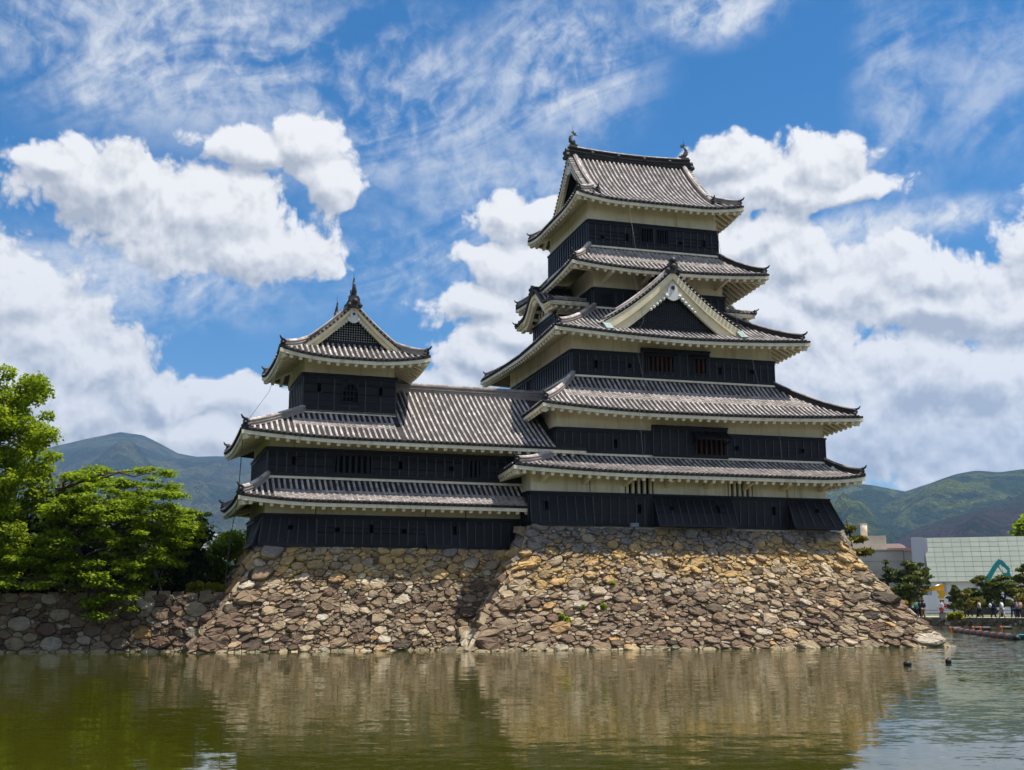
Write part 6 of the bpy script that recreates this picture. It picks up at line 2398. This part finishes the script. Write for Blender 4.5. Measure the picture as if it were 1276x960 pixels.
# ------------------------------------------------------------------ excavators
def excavator(label, px, dist, paint, boom, stick, bucket_px, flip):
    F = frame_at(px, dist)
    o, r, b = F
    t = thing('excavator', label, 'excavator', (o[0], o[1], BZ))
    mb = MB()
    for y in (-1.1, 1.1):
        pts = [(-2.0, .45), (-1.6, .05), (1.6, .05), (2.0, .45), (1.6, .85), (-1.6, .85)]
        f = [(o[0] + r[0] * x + b[0] * (y - .3), o[1] + r[1] * x + b[1] * (y - .3), BZ + z) for x, z in pts]
        g = [(o[0] + r[0] * x + b[0] * (y + .3), o[1] + r[1] * x + b[1] * (y + .3), BZ + z) for x, z in pts]
        mb.add(f + g, [tuple(range(6)), tuple(range(6, 12))[::-1]] + [(i, (i + 1) % 6, 6 + (i + 1) % 6, 6 + i) for i in range(6)])
    fbox(mb, F, -.6, .6, -.8, .8, BZ + .5, BZ + 1.1)
    mb.build('tracks', 'machine_dark', t)
    mb = MB()
    fbox(mb, F, -2.1 * flip if flip < 0 else -2.1, 1.3, -1.3, 1.3, BZ + 1.1, BZ + 2.0)
    fbox(mb, F, -2.2, -1.2, -1.3, 1.3, BZ + 1.2, BZ + 2.2)
    mb.build('house', paint, t)
    mb = MB()
    fbox(mb, F, 0.2, 1.4, -1.28, -.2, BZ + 2.003, BZ + 2.85)
    cabo = mb.build('cab', paint, t)
    mb = MB()
    fbox(mb, F, 0.3, 1.43, -1.31, -.3, BZ + 2.1, BZ + 2.75)
    mb.build('cab_window', 'machine_glass', cabo)
    P3 = lambda x, y: np.array(at_dist(x, y, dist - 0.2))
    mb = MB()
    bp_ = [P3(*p) for p in boom]
    for i in range(len(bp_) - 1):
        mb.bar(bp_[i], bp_[i + 1] + (bp_[i + 1] - bp_[i]) * 0.06, 0.42, 0.55 if i else 0.62, 0, up=(r[0] * 0.001, r[1] * .001, 1))
    mb.build('boom', paint, t)
    mb = MB()
    sp_ = [P3(*p) for p in stick]
    for i in range(len(sp_) - 1):
        mb.bar(sp_[i], sp_[i + 1], 0.36, 0.5 - 0.1 * i, 0, up=(r[0], r[1], 0.01))
    mb.build('stick', paint, t)
    mb = MB()
    mb.tube([bp_[0] * 0.3 + bp_[1] * 0.7 + [0, 0, .1], sp_[0] * 0.75 + sp_[1] * 0.25 + [0, 0, .2]], 0.09, 8)
    mb.tube([sp_[0] * .6 + sp_[-1] * .4 - np.array([r[0], r[1], 0]) * .5, sp_[-1] - np.array([r[0], r[1], 0]) * .35], 0.08, 8)
    mb.build('hydraulic_ram', 'steel', t)
    mb = MB()
    c = P3(*bucket_px)
    prof_ = [(-.5, .45), (.35, .5), (.5, .1), (.3, -.4), (-.15, -.5), (-.5, -.25), (-.2, -.1)]
    f = [c + np.array([r[0] * x - b[0] * .5, r[1] * x - b[1] * .5, z]) for x, z in prof_]
    g = [c + np.array([r[0] * x + b[0] * .5, r[1] * x + b[1] * .5, z]) for x, z in prof_]
    mb.add(f + g, [tuple(range(7)), tuple(range(7, 14))[::-1]] + [(i, (i + 1) % 7, 7 + (i + 1) % 7, 7 + i) for i in range(7)])
    mb.build('bucket', paint, t)
    return t


excavator('yellow excavator whose arm sticks out over the hoarding', 1128, 152, 'yellow_paint', [(1140, 741), (1152, 735.5), (1163, 733.5), (1174, 731.8)], [(1173.6, 728.2), (1173.2, 737), (1172.8, 739.5)], (1172.8, 741.5), 1)
excavator('teal excavator with its jointed boom raised above the pines', 1222, 150, 'teal_paint', [(1228, 728), (1233, 718), (1241, 705), (1246.5, 698.8)], [(1246, 699.5), (1251.5, 704.8), (1257.5, 710.5), (1255.3, 716.5)], (1254.6, 719), 1)


# ------------------------------------------------------------------ people
def skin_mesh(name, chains, mat, parent, root):
    """one continuous skin over joint chains: {joint: (pos, radius)}, edges"""
    joints, edges = chains
    bm = bmesh.new()
    lay = bm.verts.layers.skin.verify()
    vm = {}
    off = OFF[root_of(parent).name]
    for k, (p, r) in joints.items():
        v = bm.verts.new(np.array(p) - off)
        v[lay].radius = (r, r)
        v[lay].use_root = (k == root)
        vm[k] = v
    for a, b_ in edges:
        bm.edges.new((vm[a], vm[b_]))
    me = bpy.data.meshes.new(name)
    bm.to_mesh(me)
    bm.free()
    me.materials.append(MAT[mat])
    o = bpy.data.objects.new(name, me)
    COL.objects.link(o)
    o.parent = parent
    o.modifiers.new('skin', 'SKIN').use_smooth_shade = True
    sd = o.modifiers.new('sub', 'SUBSURF')
    sd.levels = sd.render_levels = 1
    return o


def person(px, dist, label, top, trousers, hair='hair', h=1.62, stride=0.2, turn=0.0, arm=0.15, skirt=False, bag=None):
    F = frame_at(px, dist)
    o, r, b = F
    ct, st = math.cos(turn), math.sin(turn)
    ax = np.array([r[0] * ct + b[0] * st, r[1] * ct + b[1] * st])     # sideways
    fw = np.array([-r[0] * st + b[0] * ct, -r[1] * st + b[1] * ct])   # facing
    s = h / 1.7
    q = lambda x, y, z: (o[0] + (ax[0] * x + fw[0] * y) * s, o[1] + (ax[1] * x + fw[1] * y) * s, BZ + .014 + z * s)
    t = thing('person', label, 'person', (o[0], o[1], BZ + .014), group='people on the far bank')
    J = dict(pelvis=(q(0, 0, .92), .13), waist=(q(0, 0, 1.08), .12), chest=(q(0, .01, 1.30), .145), neck=(q(0, .01, 1.47), .055), head0=(q(0, .02, 1.55), .075), head=(q(0, .02, 1.64), .08),
             ls=(q(-.18, 0, 1.40), .06), le=(q(-.23, -arm, 1.14), .045), lw=(q(-.22, -arm + .12, .92), .035), lh=(q(-.21, -arm + .16, .83), .035),
             rs=(q(.18, 0, 1.40), .06), re=(q(.23, arm, 1.14), .045), rw=(q(.22, arm + .12, .92), .035), rh=(q(.21, arm + .18, .83), .035),
             lk=(q(-.10, stride * .6, .50), .065), la=(q(-.10, stride * .8, .08), .045), lt=(q(-.10, stride * .8 + .14, .035), .035),
             rk=(q(.10, -stride * .3, .50), .065), ra=(q(.10, -stride, .08), .045), rt=(q(.10, -stride + .14, .035), .035), lp=(q(-.10, 0, .86), .09), rp=(q(.10, 0, .86), .09))
    Ed = [('pelvis', 'waist'), ('waist', 'chest'), ('chest', 'neck'), ('neck', 'head0'), ('head0', 'head'), ('chest', 'ls'), ('ls', 'le'), ('le', 'lw'), ('lw', 'lh'), ('chest', 'rs'), ('rs', 're'), ('re', 'rw'), ('rw', 'rh'),
          ('pelvis', 'lp'), ('lp', 'lk'), ('lk', 'la'), ('la', 'lt'), ('pelvis', 'rp'), ('rp', 'rk'), ('rk', 'ra'), ('ra', 'rt')]
    skin_mesh('body', (J, Ed), 'skin', t, 'pelvis')
    up = ['waist', 'chest', 'ls', 'le', 'rs', 're', 'pelvis']
    if h > 1:
        up += ['lw', 'rw']
    skin_mesh('shirt', ({k: (J[k][0], J[k][1] + .028) for k in up}, [e for e in Ed if e[0] in up and e[1] in up]), top, t, 'waist')
    lo_ = ['pelvis', 'lp', 'rp', 'lk', 'rk', 'la', 'ra']
    skin_mesh('trousers', ({k: (J[k][0], J[k][1] + (.03 if not skirt else .06)) for k in lo_}, [e for e in Ed if e[0] in lo_ and e[1] in lo_]), trousers, t, 'pelvis')
    mb = MB()
    mb.sphere(q(0, -.015, 1.665), .115 * s, 0, 10, 7, (1, 1, .95))
    mb.build('hair', hair, t)
    if bag:
        mb = MB()
        c = q(-.02, -.22, 1.18)
        mb.sphere(c, .2 * s, 0, 8, 6, (.8, .8, 1.1))
        mb.build('backpack', bag, t)
    return t


D = 117.0
person(1141, D, 'person in a green jacket at the left end of the far path', 'cloth_green', 'cloth_black', turn=0.8)
person(1146.5, D + .6, 'person in dark purple walking beside the green jacket', 'cloth_purple', 'cloth_black', turn=-0.4)
person(1150, D - .4, 'person in black with tan trousers next to the dark purple coat', 'cloth_black', 'cloth_tan', turn=0.2)
person(1172.5, D + 6, 'person in white with a red bag behind the grey cabinet', 'cloth_white', 'cloth_red', turn=2.0, bag='cloth_red')
person(1175.5, D + 6.4, 'person in red and white standing close to the one with a red bag', 'cloth_red', 'cloth_white', turn=-1.0)
person(1208, D + 8, 'person in navy partly hidden by the golden pine', 'cloth_navy', 'cloth_navy', turn=1.0)
person(1220, D - 1, 'person in a pale top and black trousers below the dark pine', 'cloth_beige', 'cloth_black', turn=1.3, stride=0.3)
person(1237, D - 1.5, 'person in black with a white bag walking between the dark pines', 'cloth_navy', 'cloth_black', turn=-1.2, stride=0.3, bag='cloth_white')
person(1248, D - 1, 'person in white and beige walking under the wide pine', 'cloth_white', 'cloth_beige', turn=1.2, stride=0.25)
person(1262, D - .5, 'person in a black coat with a pale hat near the right edge', 'cloth_black', 'cloth_navy', 'cloth_beige', turn=0.5)
person(1266, D + .8, 'person in grey walking just behind the black coat', 'cloth_grey', 'cloth_black', turn=-0.6)
person(1270, D - .8, 'person in pink with dark trousers at the right edge', 'cloth_pink', 'cloth_black', turn=0.2)

# ------------------------------------------------------------------ floats, buoys, boat
def flt(p, d, label, group, L=2.2, r=0.20):
    d = np.array([d[0], d[1], 0.0])
    d /= np.linalg.norm(d)
    t = thing('float', label, 'float', (p[0], p[1], 0), group=group)
    c = np.array([p[0], p[1], 0.10])
    mb = MB()
    xs_ = [(-.5, .35), (-.46, .8), (-.40, 1), (-.1, 1), (0, .97), (.1, 1), (.40, 1), (.46, .8), (.5, .35)]
    mb.tube([c + d * x * L for x, k in xs_], [r * k for x, k in xs_], 12)
    mb.build('drum', 'rubber_black', t)
    mb = MB()
    for x in (-.485,):
        mb.tube([c + d * (x - .045) * L, c + d * (x + .045) * L], r * 1.08, 12)
    sd_ = np.array([-d[1], d[0], 0])
    mb.bar(c + d * -.485 * L - sd_ * r * 1.05 + [0, 0, .1], c + d * -.485 * L - sd_ * r * 1.1 - [0, 0, .12], .16, .05)
    mb.build('strap', 'orange_strap', t)
    return t


b0, b1 = at_z(1192, 786.5, 0.1), at_z(1268, 796, 0.1)
n_ = 9
for i in range(n_):
    p = b0 + (b1 - b0) * (i + .5) / n_
    flt(p, b1 - b0, 'black drum float with an orange strap in the long boom across the moat', 'floats of the long boom', L=np.linalg.norm(b1 - b0) / n_ * 0.98, r=0.24)
for (px, py, lab) in ((1191, 784.0, 'black float lying at the far end of the boom'), (1219, 783.4, 'black float behind the boom, left one of a pair'), (1228, 783.6, 'black float with orange strap behind the boom, right one of a pair'), (1254, 783.0, 'lone black float with orange strap beyond the boom on the right')):
    flt(at_z(px, py, 0.1), RT[:2], lab, None, 1.0, 0.2)
for (px, py, lab) in ((1131, 830, 'larger black ball buoy on the open water right of the keep'), (1182, 827, 'smaller round black buoy, the right one of the pair on the water')):
    p = at_z(px, py, 0.0)
    t = thing('buoy', lab, 'buoy', (p[0], p[1], 0))
    mb = MB()
    mb.sphere((p[0], p[1], 0.07), 0.14 if px < 1150 else 0.115, 0, 16, 12, (1.12 if px < 1150 else 1, 1, .85 if px < 1150 else 1.05))
    mb.build('ball', 'rubber_black', t)
    mb = MB()
    mb.tube([(p[0], p[1], .18), (p[0] + .01, p[1], .215)], 0.025, 8)
    mb.build('ring', 'machine_dark', t)
bw = at_z(1272, 797, 0.0)
boat = thing('flat_boat', 'teal flat-bottomed boat cut off by the right edge of the view', 'boat', tuple(bw))
mb = MB()
rt_ = np.array([RT[0], RT[1], 0])
fd_ = np.array([-RT[1], RT[0], 0])
hull = [(0, .45, .32), (.25, .5, .0), (3.4, .5, .0), (3.7, .45, .32)]
V8 = []
for (x, w, z) in hull:
    V8 += [bw + rt_ * x - fd_ * w + [0, 0, z - .04], bw + rt_ * x + fd_ * w + [0, 0, z - .04]]
V8 += [bw + rt_ * .12 - fd_ * .5 + [0, 0, .34], bw + rt_ * .12 + fd_ * .5 + [0, 0, .34], bw + rt_ * 3.6 - fd_ * .5 + [0, 0, .34], bw + rt_ * 3.6 + fd_ * .5 + [0, 0, .34]]
mb.add(V8, [(0, 1, 3, 2), (2, 3, 5, 4), (4, 5, 7, 6), (0, 2, 8), (2, 4, 10, 8), (4, 6, 10), (1, 9, 3), (3, 9, 11, 5), (5, 11, 7), (0, 8, 9, 1), (6, 7, 11, 10)])
mb.build('hull', 'teal_paint', boat)
mb = MB()
mb.bar(bw + rt_ * .1 - fd_ * .5 + [0, 0, .36], bw + rt_ * 3.65 - fd_ * .5 + [0, 0, .36], .06, .05)
mb.bar(bw + rt_ * .1 + fd_ * .5 + [0, 0, .36], bw + rt_ * 3.65 + fd_ * .5 + [0, 0, .36], .06, .05)
mb.build('gunwale', 'machine_dark', boat)

# ------------------------------------------------------------------ small things on the keep base
def base_v(z):
    return -8.95 - 3.6 * max(0, 1 - (z + .5) / 6.6) ** 1.25


def on_base(px, py):
    v = -10.0
    for _ in range(12):
        p = at_v(px, py, v - 0.1)
        v = base_v(p[2])
    return at_v(px, py, v - 0.12)


for i, (px, py) in enumerate(((790.5, 661.5), (911.5, 663.0))):
    p = at_v(px, py, -9.25)
    p[2] = 6.28
    t = thing('floodlight', ['blue-grey floodlight on the stone base under the left barred opening', 'blue-grey floodlight on the stone base under the right barred opening'][i], 'floodlight', tuple(p), group='floodlights on the stone base')
    mb = MB()
    mb.box(p[0] - .22, p[0] + .22, p[1] - .1, p[1] + .1, 6.18, 6.38)
    mb.build('lamp_housing', 'floodlight_blue', t)
    mb = MB()
    mb.box(p[0] - .03, p[0] + .03, p[1] - .03, p[1] + .03, 6.02, 6.18)
    mb.build('bracket', 'machine_dark', t)
for i, (px, py, s, lab) in enumerate(((707, 774, 1.3, 'bright weed tuft growing from the keep base, lowest and largest'), (726, 757, 0.7, 'tiny weed tuft in the middle of the keep base'), (752, 756, 1.0, 'small weed tuft right of the middle on the keep base'), (764, 727, .6, 'small weed tuft high on the keep base'), (700, 768, .7, 'small weed tuft just above the largest one'))):
    p = on_base(px, py)
    t = thing('weed_tuft', lab, 'weed', tuple(p), group='weeds in the stone base')
    quads_object('leaves', leaf_quads(np.array([p]), np.array([[.22 * s, .14, .2 * s]]), np.array([70]), 0.11, .4, 300 + i), 'leaf_bright', t)
